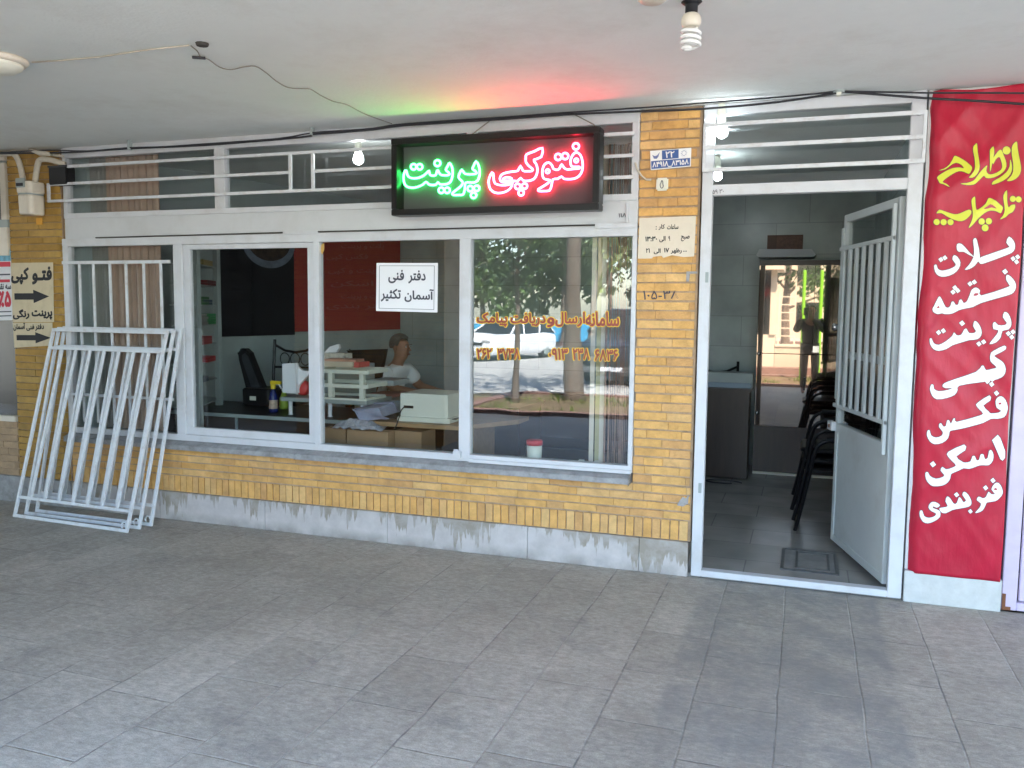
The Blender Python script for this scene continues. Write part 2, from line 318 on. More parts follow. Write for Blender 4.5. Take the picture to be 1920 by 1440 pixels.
# ------------------------------------------------------------------ mesh builder
OFF = {}
class MB:
    def __init__(s): s.v = []; s.f = []
    def add(s, vs, fs):
        o = len(s.v); s.v += [Vector(p) for p in vs]; s.f += [tuple(i+o for i in q) for q in fs]; return s
    def box(s, x0, x1, y0, y1, z0, z1):
        return s.add([(x0, y0, z0), (x1, y0, z0), (x1, y1, z0), (x0, y1, z0), (x0, y0, z1), (x1, y0, z1), (x1, y1, z1), (x0, y1, z1)],
                     [(3, 2, 1, 0), (4, 5, 6, 7), (0, 1, 5, 4), (1, 2, 6, 5), (2, 3, 7, 6), (3, 0, 4, 7)])
    def obox(s, c, ax, ay, az):      # centre and three half axes
        c, ax, ay, az = map(Vector, (c, ax, ay, az)); vs = []
        for k in (-1, 1):
            for i, j in ((-1, -1), (1, -1), (1, 1), (-1, 1)): vs.append(c+ax*i+ay*j+az*k)
        return s.add(vs, [(3, 2, 1, 0), (4, 5, 6, 7), (0, 1, 5, 4), (1, 2, 6, 5), (2, 3, 7, 6), (3, 0, 4, 7)])
    def bar(s, a, b, wu, wv, up=(0, 0, 1)):   # rectangular bar from a to b
        a, b = Vector(a), Vector(b); d = b-a; t = d.normalized(); u = t.cross(Vector(up))
        if u.length < 1e-4: u = t.cross(Vector((0, 1, 0)))
        u.normalize(); v = u.cross(t)
        return s.obox((a+b)/2, u*wu/2, v*wv/2, d/2)
    def tube(s, pts, r, seg=8, closed=False, cap=True):
        pts = [Vector(p) for p in pts]; n = len(pts); rs = r if isinstance(r, (list, tuple)) else [r]*n
        prev = None; rings = []
        for i, p in enumerate(pts):
            a = pts[i-1] if (i > 0 or closed) else p; b = pts[(i+1) % n] if (i < n-1 or closed) else p
            t = (b-a); t = t.normalized() if t.length > 1e-9 else Vector((0, 0, 1))
            if prev is None:
                u = t.orthogonal().normalized()
            else:
                u = prev-t*prev.dot(t); u = u.normalized() if u.length > 1e-6 else t.orthogonal().normalized()
            prev = u; v = t.cross(u)
            rings.append([p+(u*math.cos(2*math.pi*k/seg)+v*math.sin(2*math.pi*k/seg))*rs[i] for k in range(seg)])
        o = len(s.v)
        for q in rings: s.v += q
        for i in range(n if closed else n-1):
            j = (i+1) % n
            for k in range(seg):
                k2 = (k+1) % seg; s.f.append((o+i*seg+k, o+i*seg+k2, o+j*seg+k2, o+j*seg+k))
        if cap and not closed:
            s.f.append(tuple(o+k for k in reversed(range(seg)))); s.f.append(tuple(o+(n-1)*seg+k for k in range(seg)))
        return s
    def lathe(s, c, prof, seg=20, axis=(0, 0, 1)):
        c = Vector(c); az = Vector(axis).normalized(); ax = az.orthogonal().normalized(); ay = az.cross(ax); o = len(s.v); n = len(prof)
        for r_, h in prof:
            for k in range(seg):
                a = 2*math.pi*k/seg; s.v.append(c+az*h+(ax*math.cos(a)+ay*math.sin(a))*max(r_, 1e-4))
        for i in range(n-1):
            for k in range(seg):
                k2 = (k+1) % seg; s.f.append((o+i*seg+k, o+i*seg+k2, o+(i+1)*seg+k2, o+(i+1)*seg+k))
        s.f.append(tuple(o+k for k in reversed(range(seg)))); s.f.append(tuple(o+(n-1)*seg+k for k in range(seg)))
        return s
    def ball(s, c, rx, ry=None, rz=None, seg=14, rings=9):
        ry = ry or rx; rz = rz or rx; c = Vector(c); o = len(s.v)
        for i in range(rings+1):
            a = math.pi*(i/rings-.5)
            for k in range(seg):
                b = 2*math.pi*k/seg; s.v.append(c+Vector((rx*max(math.cos(a), .001)*math.cos(b), ry*max(math.cos(a), .001)*math.sin(b), rz*math.sin(a))))
        for i in range(rings):
            for k in range(seg):
                k2 = (k+1) % seg; s.f.append((o+i*seg+k, o+i*seg+k2, o+(i+1)*seg+k2, o+(i+1)*seg+k))
        return s
    def poly(s, pts):                # flat polygon, concave allowed
        pts = [Vector(p) for p in pts]; o = len(s.v); s.v += pts
        for t in tessellate_polygon([pts]): s.f.append(tuple(o+i for i in t))
        return s
    def prism(s, pts, d):            # polygon pushed along vector d
        pts = [Vector(p) for p in pts]; d = Vector(d); n = len(pts); o = len(s.v); s.v += pts+[p+d for p in pts]
        tr = tessellate_polygon([pts])
        for t in tr: s.f.append(tuple(o+i for i in t)); s.f.append(tuple(o+n+i for i in reversed(t)))
        for i in range(n): j = (i+1) % n; s.f.append((o+i, o+j, o+n+j, o+n+i))
        return s
    def build(s, name, m, parent=None, bevel=0.0, smooth=False, origin=None):
        off = OFF.get(parent.name, Vector((0, 0, 0))) if parent else (Vector(origin) if origin else Vector((0, 0, 0)))
        me = bpy.data.meshes.new(name); me.from_pydata([p-off for p in s.v], [], s.f); me.update()
        bm = bmesh.new(); bm.from_mesh(me)
        if bevel: bmesh.ops.bevel(bm, geom=bm.edges[:], offset=bevel, segments=2, affect='EDGES', clamp_overlap=True)
        bmesh.ops.recalc_face_normals(bm, faces=bm.faces[:]); bm.to_mesh(me); bm.free()
        me.materials.append(m if not isinstance(m, str) else M[m])
        if smooth:
            for p in me.polygons: p.use_smooth = True
        o = bpy.data.objects.new(name, me); COL.objects.link(o); o.parent = parent
        if not parent: o.location = off
        OFF[o.name] = off
        return o
def box(x0, x1, y0, y1, z0, z1): return MB().box(x0, x1, y0, y1, z0, z1)
def tag(o, label, cat, group=None):
    o['label'] = label; o['category'] = cat
    if group: o['group'] = group
    return o
def thing(name, loc, label, cat, group=None):
    o = bpy.data.objects.new(name, None); COL.objects.link(o); o.location = loc; o.empty_display_size = .1
    OFF[o.name] = Vector(loc); return tag(o, label, cat, group)
def struct(o): o['kind'] = 'structure'; return o
def copy_tree(o, loc=None, rz=None, label=None, parent=None):
    c = o.copy(); COL.objects.link(c)
    if parent: c.parent = parent
    if loc is not None: c.location = loc
    if rz is not None: c.rotation_euler[2] = rz
    if label: c['label'] = label
    for ch in [k for k in bpy.data.objects if k.parent == o]: copy_tree(ch, parent=c)
    return c

# ------------------------------------------------------------------ Persian lettering
_J = {'ا': (0xFE8D, 2), 'آ': (0xFE81, 2), 'ب': (0xFE8F, 4), 'پ': (0xFB56, 4), 'ت': (0xFE95, 4), 'ث': (0xFE99, 4), 'ج': (0xFE9D, 4), 'چ': (0xFB7A, 4), 'ح': (0xFEA1, 4),
      'خ': (0xFEA5, 4), 'د': (0xFEA9, 2), 'ر': (0xFEAD, 2), 'ز': (0xFEAF, 2), 'س': (0xFEB1, 4), 'ش': (0xFEB5, 4), 'ص': (0xFEB9, 4), 'ط': (0xFEC1, 4), 'ظ': (0xFEC5, 4),
      'ع': (0xFEC9, 4), 'ف': (0xFED1, 4), 'ق': (0xFED5, 4), 'ک': (0xFB8E, 4), 'گ': (0xFB92, 4), 'ل': (0xFEDD, 4), 'م': (0xFEE1, 4), 'ن': (0xFEE5, 4), 'و': (0xFEED, 2),
      'ه': (0xFEE9, 4), 'ی': (0xFBFC, 4), 'ـ': (0x640, 4)}
def shape(t):
    out = []; n = len(t); i = 0
    while i < n:
        c = t[i]
        if c in _J:
            base, k = _J[c]
            pj = i > 0 and t[i-1] in _J and _J[t[i-1]][1] == 4
            nj = i < n-1 and t[i+1] in _J and k == 4
            if c == 'ل' and i < n-1 and t[i+1] == 'ا':
                out.append(chr(0xFEFC if pj else 0xFEFB)); i += 2; continue
            if c == 'ـ': out.append(c); i += 1; continue
            out.append(chr(base+(3 if pj and nj else 2 if nj else 1 if pj else 0)))
        else: out.append(c)
        i += 1
    res = []; num = []
    for c in out:                                # digits keep their left-to-right order
        if '\u06f0' <= c <= '\u06f9' or (c in ':.-_' and num): num.append(c)
        else:
            if num: res.append(''.join(num)); num = []
            res.append(c)
    if num: res.append(''.join(num))
    return ''.join(reversed(res))
def text_mesh(vis, hw):
    """word outline filled, plus a band of half width hw along every contour (closes gaps in the fill and sets the weight)"""
    c = bpy.data.curves.new("lettering", 'FONT'); c.body = vis; c.size = 1; c.resolution_u = 3
    o = bpy.data.objects.new("lettering", c); COL.objects.link(o); vs, fs = [], []
    for mode in ('FRONT', 'NONE'):
        c.fill_mode = mode; bpy.context.view_layer.update()
        dg = bpy.context.evaluated_depsgraph_get(); me = bpy.data.meshes.new_from_object(o.evaluated_get(dg))
        if mode == 'FRONT':
            vs += [v.co.copy() for v in me.vertices]; fs += [tuple(p.vertices) for p in me.polygons]
        elif hw > 0:
            k = 0
            for e in me.edges:
                a, b = me.vertices[e.vertices[0]].co, me.vertices[e.vertices[1]].co; t = b-a
                if t.length < 1e-6: continue
                t = t.normalized(); n = Vector((-t.y, t.x, 0)); k += 1; z = Vector((0, 0, 1+k % 60)); i = len(vs)
                vs += [p+z for p in (a-n*hw, b-n*hw, b-n*hw*.5+t*hw*.85, b+n*hw*.5+t*hw*.85, b+n*hw, a+n*hw)]; fs.append((i, i+1, i+2, i+3, i+4, i+5))
        bpy.data.meshes.remove(me)
    bpy.data.objects.remove(o); bpy.data.curves.remove(c); return vs, fs
def put_text(mb, vis, q, bold=0.0, raw=False):
    """fit a word into the quad q = (top-left, top-right, bottom-right, bottom-left), world points"""
    vs, fs = text_mesh(vis if raw else shape(vis), bold)
    if not vs: return
    x0 = min(v.x for v in vs); x1 = max(v.x for v in vs); y0 = min(v.y for v in vs); y1 = max(v.y for v in vs)
    tl, tr, br, bl = map(Vector, q); nrm = (tr-tl).cross(bl-tl).normalized()*.000008; out = []
    for v in vs:
        a = (v.x-x0)/max(x1-x0, 1e-6); b = (v.y-y0)/max(y1-y0, 1e-6)
        out.append((bl*(1-a)+br*a)*(1-b)+(tl*(1-a)+tr*a)*b+nrm*v.z)
    mb.add(out, fs)
def quad(x0, x1, z0, z1, Y): return ((x0, Y, z1), (x1, Y, z1), (x1, Y, z0), (x0, Y, z0))

# ================================================================== THE SETTING
struct(box(-150, 150, -150, 60, -.6, -.12).build("ground", 'asphalt'))
struct(box(-16, 9, -6.95, -.0, -.12, 0).build("pavement", 'pavement'))
struct(box(-6.0, 9, -10.35, -6.955, -.12, -.035).build("planting_strip", 'soil'))
struct(box(-16, 9, -4.4, 4.4, 2.779, 4.65).build("ceiling", 'ceiling'))  # slab top raised out of view so its shadow reaches farther into the street
struct(box(-5.9, .66, .012, 4.0, -.118, .02).build("shop_floor", 'shopfloor'))
mb = MB().box(-4.62, .72, 3.9, 4.02, .021, 2.778)
struct(mb.build("shop_back_wall", 'shopwall'))
mb = MB().prism([WL0+Vector((0, .06, .021)), WL1+Vector((0, 0, .021)), WL1+Vector((-.13, .1, .021)), WL0+Vector((-.13, .06, .021))], (0, 0, 2.757))
struct(mb.build("shop_left_wall", 'tile'))
struct(box(.60, .70, .10, 3.9, .021, 2.778).build("shop_right_wall", 'shopwall'))
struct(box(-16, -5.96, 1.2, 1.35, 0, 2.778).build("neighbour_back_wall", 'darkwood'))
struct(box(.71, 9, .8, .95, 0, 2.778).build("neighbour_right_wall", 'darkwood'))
struct(box(-16, 9, 4.03, 4.4, -.1, 2.778).build("rear_wall", 'plaster'))
for x, nm in ((-16.2, "arcade_end_wall"), (9.0, "arcade_far_wall")):
    struct(box(x, x+.2, -.2, 4.4, 0, 2.778).build(nm, 'plaster'))

# ------------------------------------------------------------------ brickwork
def courses(mb, x0, x1, z0, n, ch, L, y, depth=.05, jh=.0105, jv=.0014, rnd=random.Random(3), holes=()):
    for i in range(n):
        za = z0+i*ch; x = x0-(L*.5 if i % 2 else 0)-rnd.uniform(0, .25)*L*(i % 3)
        while x < x1-.001:
            b = min(x+L*rnd.choice((1, 1, 1, .98, .55)), x1); a = max(x, x0)
            if b-a > .02:
                dy = rnd.uniform(-.0022, .0022); dz = rnd.uniform(-.0012, .0012)
                mb.box(a+jv/2, b-jv/2, y+dy, y+depth, za+jh/2+dz, za+ch-jh/2+dz)
            x = b
    return mb
# low wall under the window, carried on to the door
bw = thing("brick_wall", (-3, .1, 0), "low yellow brick wall under the shop window with stained marble base", "wall")
mb = MB()
courses(mb, -5.40, -.612, .339, 4, .0515, .21, -.004)
rn = random.Random(5); x = -5.40
while x < -.63:
    wd = .0545+rn.uniform(-.003, .003); b = min(x+wd, -.612)
    mb.box(x+.0035, b-.0035, -.006+rn.uniform(-.002, .002), .04, .216, .334); x += wd
mb.build("brick_face", 'brick', bw, bevel=.0015)
box(-5.40, -.605, .004, .16, .211, .545).build("mortar", 'mortar', bw)
mb = MB(); x = -5.40
for wd in (.86, .93, .98, 1.0, .72, .295): mb.box(x+.0012, x+wd-.0012, -.022, .12, .001, .212); x += wd
mb.build("marble_base", 'plinth', bw, bevel=.002)
mb = MB().prism([(-.690, -.0065, .43), (-.655, -.0065, .425), (-.625, -.0065, .445), (-.62, -.0065, .50), (-.64, -.0065, .475), (-.655, -.0065, .485), (-.675, -.0065, .46)], (0, .004, 0))
mb.build("broken_patch", 'patch', bw)
# window sill
sl = thing("window_sill", (-3, 0, .54), "grey chipped marble sill under the long shop window", "sill")
mb = MB()
for a, b in ((-5.39, -3.31), (-3.308, -.972)):
    mb.prism([(a, -.085, .547), (a, -.085, .580), (a, -.02, .606), (a, .16, .606), (a, .16, .547)], (b-a, 0, 0))
mb.build("stone_slab", 'sill', sl, bevel=.003)
# pillar between window and door
bp_ = thing("brick_pillar", (-.79, .1, .545), "yellow brick pillar between the window and the open door", "pillar", "brick pillars of the shopfront")
courses(MB(), -.965, -.618, .548, 40, .0553, .21, -.004, rnd=random.Random(11)).build("brick_face", 'brick', bp_, bevel=.0015)
box(-.962, -.606, .004, .16, .546, 2.776).build("mortar", 'mortar', bp_)
mb = MB()
c1, c2 = P(1287, 509, -.012), P(1307, 528, -.012)
mb.prism([(c1.x, -.012, c1.z), (c2.x, -.012, c1.z), (c2.x, -.012, c1.z-.012), (c1.x+.02, -.012, c1.z-.014), (c1.x+.016, -.012, c2.z), (c1.x, -.012, c2.z)], (0, .008, 0))
mb.build("cement_patch", 'patch', bp_)
mb = MB(); put_text(mb, "۱۰۵-۳۸", [P(1206, 545, -.0085), P(1272, 545, -.0085), P(1272, 560, -.0085), P(1206, 562, -.0085)], .008)
mb.build("scrawled_numbers", 'greyink', bp_)
# left pillar with a rounded corner
lp = thing("brick_pillar", (-5.68, .1, 0), "ochre brick pillar at the left carrying the gas meter and arrow notices", "pillar", "brick pillars of the shopfront")
mb = MB(); rn = random.Random(4); nC = 47; ch = (2.774-.212)/nC
for i in range(nC):
    z0 = .212+i*ch+.004; z1 = .212+(i+1)*ch-.004; sp = -5.95+(.21 if i % 2 else .32)+rn.uniform(-.03, .03); dy = rn.uniform(-.002, .002)
    mb.box(-5.95, sp-.002, -.004+dy, .07, z0, z1)
    pr = [(sp+.002, .07), (sp+.002, -.004+dy)]
    for k in range(5):
        a = R(90*k/4); pr.append((-5.478+.06*math.sin(a)+.002, .056-.06*math.cos(a)+dy))
    pr += [(-5.416, .07)]
    mb.prism([(p[0], p[1], z0) for p in pr], (0, 0, z1-z0))
mb.build("brick_face", 'brick_dimmed', lp)
box(-5.945, -5.425, .012, .2, .2, 2.776).build("mortar", 'mortar', lp)
box(-5.955, -5.41, -.02, .2, .001, .211).build("stone_base", 'sill', lp, bevel=.003)
# right pillar behind the banner
rp_ = thing("pillar", (.82, .1, 0), "plastered pillar with marble foot behind the red banner", "pillar")
box(.575, 1.045, .004, .2, .178, 2.776).build("plaster_face", 'plaster', rp_)
box(.572, 1.05, -.03, .2, .001, .176).build("marble_foot", 'sill', rp_, bevel=.003)
bpy.data.objects["marble_foot"].data.materials[0] = mat("pale_marble", (.52, .53, .51), .55, .12, 9, .08, 50, dirt=(.36, .35, .31), dscale=6, damt=.5)

# ------------------------------------------------------------------ shop window
sw = thing("shop_window", (-3.2, 0, .61), "long white metal shop window with four panes and barred transom", "shop window")
Y0, Y1 = -.028, .035
fr = MB()
fr.box(-5.40, -.966, Y0, Y1, .607, .652)                  # bottom rail
fr.box(-5.40, -.966, Y0, Y1, 2.040, 2.098)                # rail over the panes
fr.box(-5.372, -.966, Y0, Y1, 2.250, 2.288)               # transom sill
fr.box(-5.372, -.966, Y0, Y1, 2.700, 2.778)               # head
fr.box(-5.40, -5.345, Y0+.002, Y1, .652, 2.040); fr.box(-5.372, -5.335, Y0+.002, Y1, 2.288, 2.70)
fr.box(-.993, -.966, Y0+.002, Y1, .652, 2.040); fr.box(-1.008, -.966, Y0+.002, Y1, 2.288, 2.70)
fr.box(-4.361, -4.283, Y0+.002, Y1, .652, 2.040); fr.box(-3.190, -3.144, Y0+.002, Y1, .652, 2.040); fr.box(-2.108, -2.031, Y0+.002, Y1, .652, 2.040)
fr.box(-3.985, -3.899, Y0+.002, Y1, 2.288, 2.70); fr.box(-2.06, -1.99, Y0+.002, Y1, 2.288, 2.70)
fr.build("frame", 'white', sw, bevel=.003)
hp = box(-5.372, -.966, -.020, .03, 2.0985, 2.2495).build("header_panel", 'panelwhite', sw, bevel=.002)
mb = MB().tube([(-5.06, -.034, 2.100), (-3.42, -.034, 2.106)], .005, 6).tube([(-3.14, -.034, 2.106), (-1.22, -.034, 2.108)], .005, 6)
mb.build("drain_groove", 'hole', hp)
box(-3.42, -3.14, -.036, -.021, 2.092, 2.116).build("track_cover", 'white', sw, bevel=.002)
box(-1.22, -.968, -.040, -.0285, 2.086, 2.118).build("track_cover", 'white', sw, bevel=.002)
box(-1.035, -1.02, -.030, -.0205, 2.118, 2.24).build("channel", 'white', sw, bevel=.002)
box(-2.03, -.968, -.050, -.0285, .606, .628).build("lower_track", 'white', sw, bevel=.003)
mb = MB().box(-2.135, -2.085, -.062, -.029, .628, .675).box(-2.128, -2.092, -.066, -.06, .675, .690); mb.build("stop_block", 'white', sw, bevel=.004)
sa = MB(); a, b, c, d = -4.281, -3.192, .653, 2.038
sa.box(a, b, -.012, .028, c, c+.055).box(a, b, -.012, .028, d-.034, d).box(a, a+.055, -.011, .028, c+.055, d-.034).box(b-.050, b, -.011, .028, c+.055, d-.034)
sa = sa.build("sliding_sash", 'white', sw, bevel=.003)
box(-4.226, -3.242, .008, .011, .708, 2.004).build("glass_pane", 'glass', sa)
for a, b in ((-5.345, -4.361), (-3.144, -2.108), (-2.031, -.993)): box(a, b, .008, .011, .652, 2.040).build("glass_pane", 'glass', sw)
for a, b in ((-5.335, -3.985), (-3.899, -2.06), (-1.99, -1.008)): box(a, b, .008, .011, 2.288, 2.70).build("transom_pane", 'glass', sw)
tg = MB(); yb = -.075
for k, z in enumerate((2.628, 2.502, 2.378)):
    L0 = -5.36 if k == 0 else -5.47
    if k == 1: tg.box(L0, -3.335, yb-.008, yb+.008, z-.010, z+.010).box(-3.140, -.985, yb-.008, yb+.008, z-.010, z+.010)
    else: tg.box(L0, -.985, yb-.008, yb+.008, z-.010, z+.010)
tg.box(-5.47, -5.447, yb-.0085, yb+.0085, 2.388, 2.492)
for xx in (-3.335, -3.160): tg.box(xx, xx+.021, yb-.009, yb+.009, 2.388, 2.618)
for xx in (-3.94, -2.02, -1.0, -5.355):
    for z in (2.628, 2.378): tg.box(xx-.008, xx+.008, yb+.008, Y0, z-.006, z+.006)
tg.build("transom_grille", 'white_grille', sw, bevel=.002)
sg = MB(); sg.box(-5.385, -4.372, -.050, -.034, 1.905, 1.928).box(-5.385, -4.372, -.050, -.034, .90, .920)
for px in (151, 177, 208, 238, 271, 303):
    q = P(px, 560, -.042); sg.box(q.x-.0095, q.x+.0095, -.049, -.035, .70, 1.905)
sg.build("side_grille", 'white_grille', sw, bevel=.002)
mb = MB().poly([P(603, 458, .006), P(608, 456, .006), P(608, 468, .006), P(604, 478, .006), P(601, 470, .006)]); mb.build("tape_scrap", mat("old_tape", (.55, .33, .1), .7), sw)
# vinyl lettering on the right pane
vy, vr = MB(), MB()
def vinyl(t, px0, px1, pt, pb, raw=False):
    q = [P(px0, pt, .004), P(px1, pt, .004), P(px1, pb, .004), P(px0, pb, .004)]; put_text(vr, t, q, .034, raw)
    n = len(vy.v); q = [P(px0-2, pt-1.5, .006), P(px1+2, pt-1.5, .006), P(px1+2, pb+1.5, .006), P(px0-2, pb+1.5, .006)]; put_text(vy, t, q, .085, raw)
vinyl("سامانه", 1098, 1161, 584, 612); vinyl("ارسال", 1041, 1097, 585, 613); vinyl("و", 1025, 1040, 595, 614); vinyl("دریافت", 957, 1023, 586, 612); vinyl("پیامک", 894, 951, 586, 613)
vinyl("۲۶۲", 894, 922, 653, 673, True); vinyl("۳۷۳۸", 933, 974, 653, 674, True); vinyl("۰۹۱۳", 1029, 1065, 653, 675, True); vinyl("۲۳۸", 1074, 1105, 653, 675, True); vinyl("۶۸۳۶", 1115, 1159, 655, 677, True)
vy.build("vinyl_outline", 'vinyly', sw); vr.build("vinyl_lettering", 'vinylr', sw)
mb = MB(); put_text(mb, "۱۱۸", [P(1160, 400, -.0225), P(1174, 399, -.0225), P(1174, 407, -.0225), P(1160, 408, -.0225)], .02, True)
mb.build("sticker_number", 'greyink', hp)

# notice taped to the glass
nt_ = thing("paper_notice", P(763, 538, 0), "white framed paper notice taped to the third window pane", "notice")
A_, B_, C_, D_ = P(706, 493, .004), P(821, 493, .004), P(820, 586, .004), P(705, 583, .004)
mb = MB().prism([A_, B_, C_, D_], (0, .002, 0)); mb.build("sheet", 'paper', nt_)
def inq(q, u0, u1, v0, v1, y):
    tl, tr, br, bl = q
    f = lambda u, v: (lambda p: Vector((p.x, y, p.z)))((tl*(1-u)+tr*u)*(1-v)+(bl*(1-u)+br*u)*v)
    return [f(u0, v0), f(u1, v0), f(u1, v1), f(u0, v1)]
Q = (A_, B_, C_, D_); mb = MB()
for u0, u1, v0, v1 in ((.05, .95, .055, .063), (.05, .95, .937, .945), (.05, .057, .055, .945), (.943, .95, .055, .945)): mb.poly(inq(Q, u0, u1, v0, v1, .002))
put_text(mb, "دفتر", inq(Q, .53, .81, .15, .42, .002), .03); put_text(mb, "فنی", inq(Q, .20, .46, .14, .42, .002), .03)
put_text(mb, "آسمان", inq(Q, .47, .94, .53, .80, .002), .03); put_text(mb, "تکثیر", inq(Q, .08, .41, .53, .80, .002), .03)
mb.build("lettering", 'greyink', nt_)

# ------------------------------------------------------------------ neon sign
YN = -.215
ns = thing("neon_sign", P(930, 320, YN+.08), "black framed sign with glowing green and red outlined letters", "sign")
s0, s1, s2, s3 = P(732, 261, YN), P(1125, 235, YN), P(1122, 393, YN), P(734, 404, YN)
sx0, sx1 = (s0.x+s3.x)/2, (s1.x+s2.x)/2; sz0, sz1 = (s2.z+s3.z)/2, min((s0.z+s1.z)/2, 2.775); t_ = .038
mb = MB().box(sx0, sx1, YN, YN+.115, sz0, sz0+t_).box(sx0, sx1, YN, YN+.115, sz1-t_, sz1).box(sx0, sx0+t_, YN+.001, YN+.115, sz0+t_, sz1-t_).box(sx1-t_, sx1, YN+.001, YN+.115, sz0+t_, sz1-t_)
mb.build("frame", 'signframe', ns, bevel=.004)
box(sx0+.01, sx1-.01, YN+.103, YN+.114, sz0+.01, sz1-.01).build("backing_board", 'signblack', ns)
YT = YN+.082
def zc(o, s, Y): return lambda x, y: P(o[0]+x/s, o[1]+y/s, Y)
def smoothp(pts, n=3, closed=True):
    out = []; N = len(pts)
    for i in range(N):
        p0, p1, p2, p3 = pts[i-1], pts[i], pts[(i+1) % N], pts[(i+2) % N]
        for k in range(n):
            t = k/n; out.append(.5*((2*p1)+(-p0+p2)*t+(2*p0-5*p1+4*p2-p3)*t*t+(-p0+3*p1-3*p2+p3)*t**3))
    return out
def smo(pts, n=3):
    pts = [Vector(p) for p in pts]; q = [pts[0]*2-pts[1]]+pts+[pts[-1]*2-pts[-2]]; out = []
    for i in range(1, len(q)-2):
        p0, p1, p2, p3 = q[i-1:i+3]
        for k in range(n):
            t = k/n; out.append(.5*((2*p1)+(-p0+p2)*t+(2*p0-5*p1+4*p2-p3)*t*t+(-p0+3*p1-3*p2+p3)*t**3))
    return out+[pts[-1]]
def neon(mb, T, loops, dots, r):
    for lp_ in loops: mb.tube(smoothp([T(*p) for p in lp_], 2), r, 6, True)
    for x, y, rr in dots:
        mb.tube([T(x+rr*math.cos(2*math.pi*k/14), y+rr*math.sin(2*math.pi*k/14)) for k in range(14)], r, 6, True)
T = zc((740, 250), 9.6, YT); mg = MB()
neon(mg, T, [[(195, 665), (165, 740), (160, 820), (175, 900), (215, 955), (290, 978), (370, 975), (450, 950), (510, 920), (565, 875), (610, 915), (660, 930), (740, 925), (780, 880), (810, 915), (880, 920), (950, 910), (1005, 870), (1035, 790), (1045, 700), (1030, 600), (985, 535), (960, 580), (920, 655), (955, 690), (990, 735), (940, 755), (840, 750), (800, 710), (775, 660), (755, 700), (735, 755), (660, 760), (630, 730), (620, 675), (580, 710), (520, 760), (450, 795), (360, 810), (270, 795), (230, 750), (215, 690)],
    [(1465, 505), (1420, 590), (1400, 640), (1440, 670), (1480, 715), (1420, 735), (1300, 735), (1250, 715), (1210, 655), (1170, 720), (1150, 790), (1190, 840), (1225, 880), (1210, 930), (1150, 990), (1080, 1040), (1035, 1085), (1060, 1110), (1150, 1110), (1225, 1105), (1250, 1060), (1265, 980), (1275, 890), (1360, 885), (1430, 885), (1490, 850), (1520, 780), (1530, 690), (1515, 590)]],
    [(340, 603, 50), (450, 603, 50), (770, 538, 54), (840, 1025, 50), (945, 1025, 50), (1360, 995, 50), (1475, 990, 50), (1420, 1115, 50)], .0068)
mg.build("green_tube_lettering", 'neongreen', ns, smooth=True)
T = zc((900, 250), 9.143, YT); mr = MB()
neon(mr, T, [[(210, 670), (160, 760), (150, 860), (180, 960), (260, 1018), (360, 1022), (460, 990), (530, 930), (555, 860), (565, 815), (640, 820), (700, 765), (740, 810), (830, 815), (920, 785), (970, 710), (985, 610), (960, 520), (920, 455), (1050, 405), (1070, 250), (930, 310), (800, 360), (785, 420), (790, 500), (850, 570), (900, 610), (890, 645), (800, 650), (735, 640), (695, 555), (650, 640), (560, 655), (450, 675), (370, 710), (340, 780), (375, 835), (470, 840), (530, 835), (520, 870), (420, 890), (330, 885), (260, 860), (235, 790), (230, 710)],
    [(395, 780), (440, 755), (520, 760), (555, 800), (480, 812), (410, 805)],
    [(1650, 325), (1590, 370), (1555, 450), (1555, 530), (1590, 575), (1700, 575), (1705, 600), (1600, 610), (1500, 620), (1440, 590), (1400, 530), (1370, 590), (1330, 625), (1260, 610), (1235, 550), (1180, 500), (1110, 530), (1075, 610), (1070, 700), (1090, 770), (1150, 795), (1200, 800), (1170, 850), (1080, 910), (1000, 960), (1010, 990), (1100, 990), (1190, 980), (1225, 900), (1250, 790), (1330, 780), (1400, 740), (1440, 780), (1560, 785), (1660, 760), (1730, 690), (1760, 590), (1755, 470), (1720, 370)]],
    [(1650, 465, 32), (1160, 650, 32), (1645, 223, 54), (1340, 405, 54), (1460, 390, 54), (645, 910, 47), (763, 905, 47), (705, 1020, 47)], .0068)
mr.build("red_tube_lettering", 'neonred', ns, smooth=True)
mb = MB().tube([(sx1-.03, YN+.05, sz1-.02), (sx1-.06, YN+.1, sz1+.03), (sx1-.2, -.05, 2.765)], .004, 5)
mb.build("hanging_wire", 'graycable', ns)
MB().tube([(sx0+.5, YN+.05, sz1-.01), (sx0+.62, -.06, 2.77)], .004, 5).build("hanging_wire", 'graycable', ns)

# ------------------------------------------------------------------ small plates on the pillar
def panel(name, label, cat, q, y, th, m, parts=()):
    c = sum(q, Vector())/4; t = thing(name, (c.x, y, c.z), label, cat)
    MB().prism([Vector((p.x, y, p.z)) for p in q], (0, th, 0)).build("plate" if m != 'creampaper' else "sheet", m, t); return t
q = [P(1219, 283, -.014), P(1296, 277, -.014), P(1295, 312, -.014), P(1220, 319, -.014)]
pt = panel("street_number_plate", "blue and white street number plate on the brick pillar", "number plate", q, -.014, .008, 'bannerw')
mb = MB().poly(inq(q, .29, .70, .03, .50, -.0155)).poly(inq(q, .02, .98, .54, .95, -.0155)); mb.build("blue_field", 'blue', pt)
mb = MB(); put_text(mb, "۲۲", inq(q, .38, .60, .10, .44, -.017), .02, True); put_text(mb, "۸۴۹۱۸_۸۳۱۵۸", inq(q, .05, .95, .60, .92, -.017), .03, True); mb.build("digits", 'bannerw', pt)
mb = MB(); e = lambda u, v: inq(q, u, u+.001, v, v+.001, -.0158)[0]
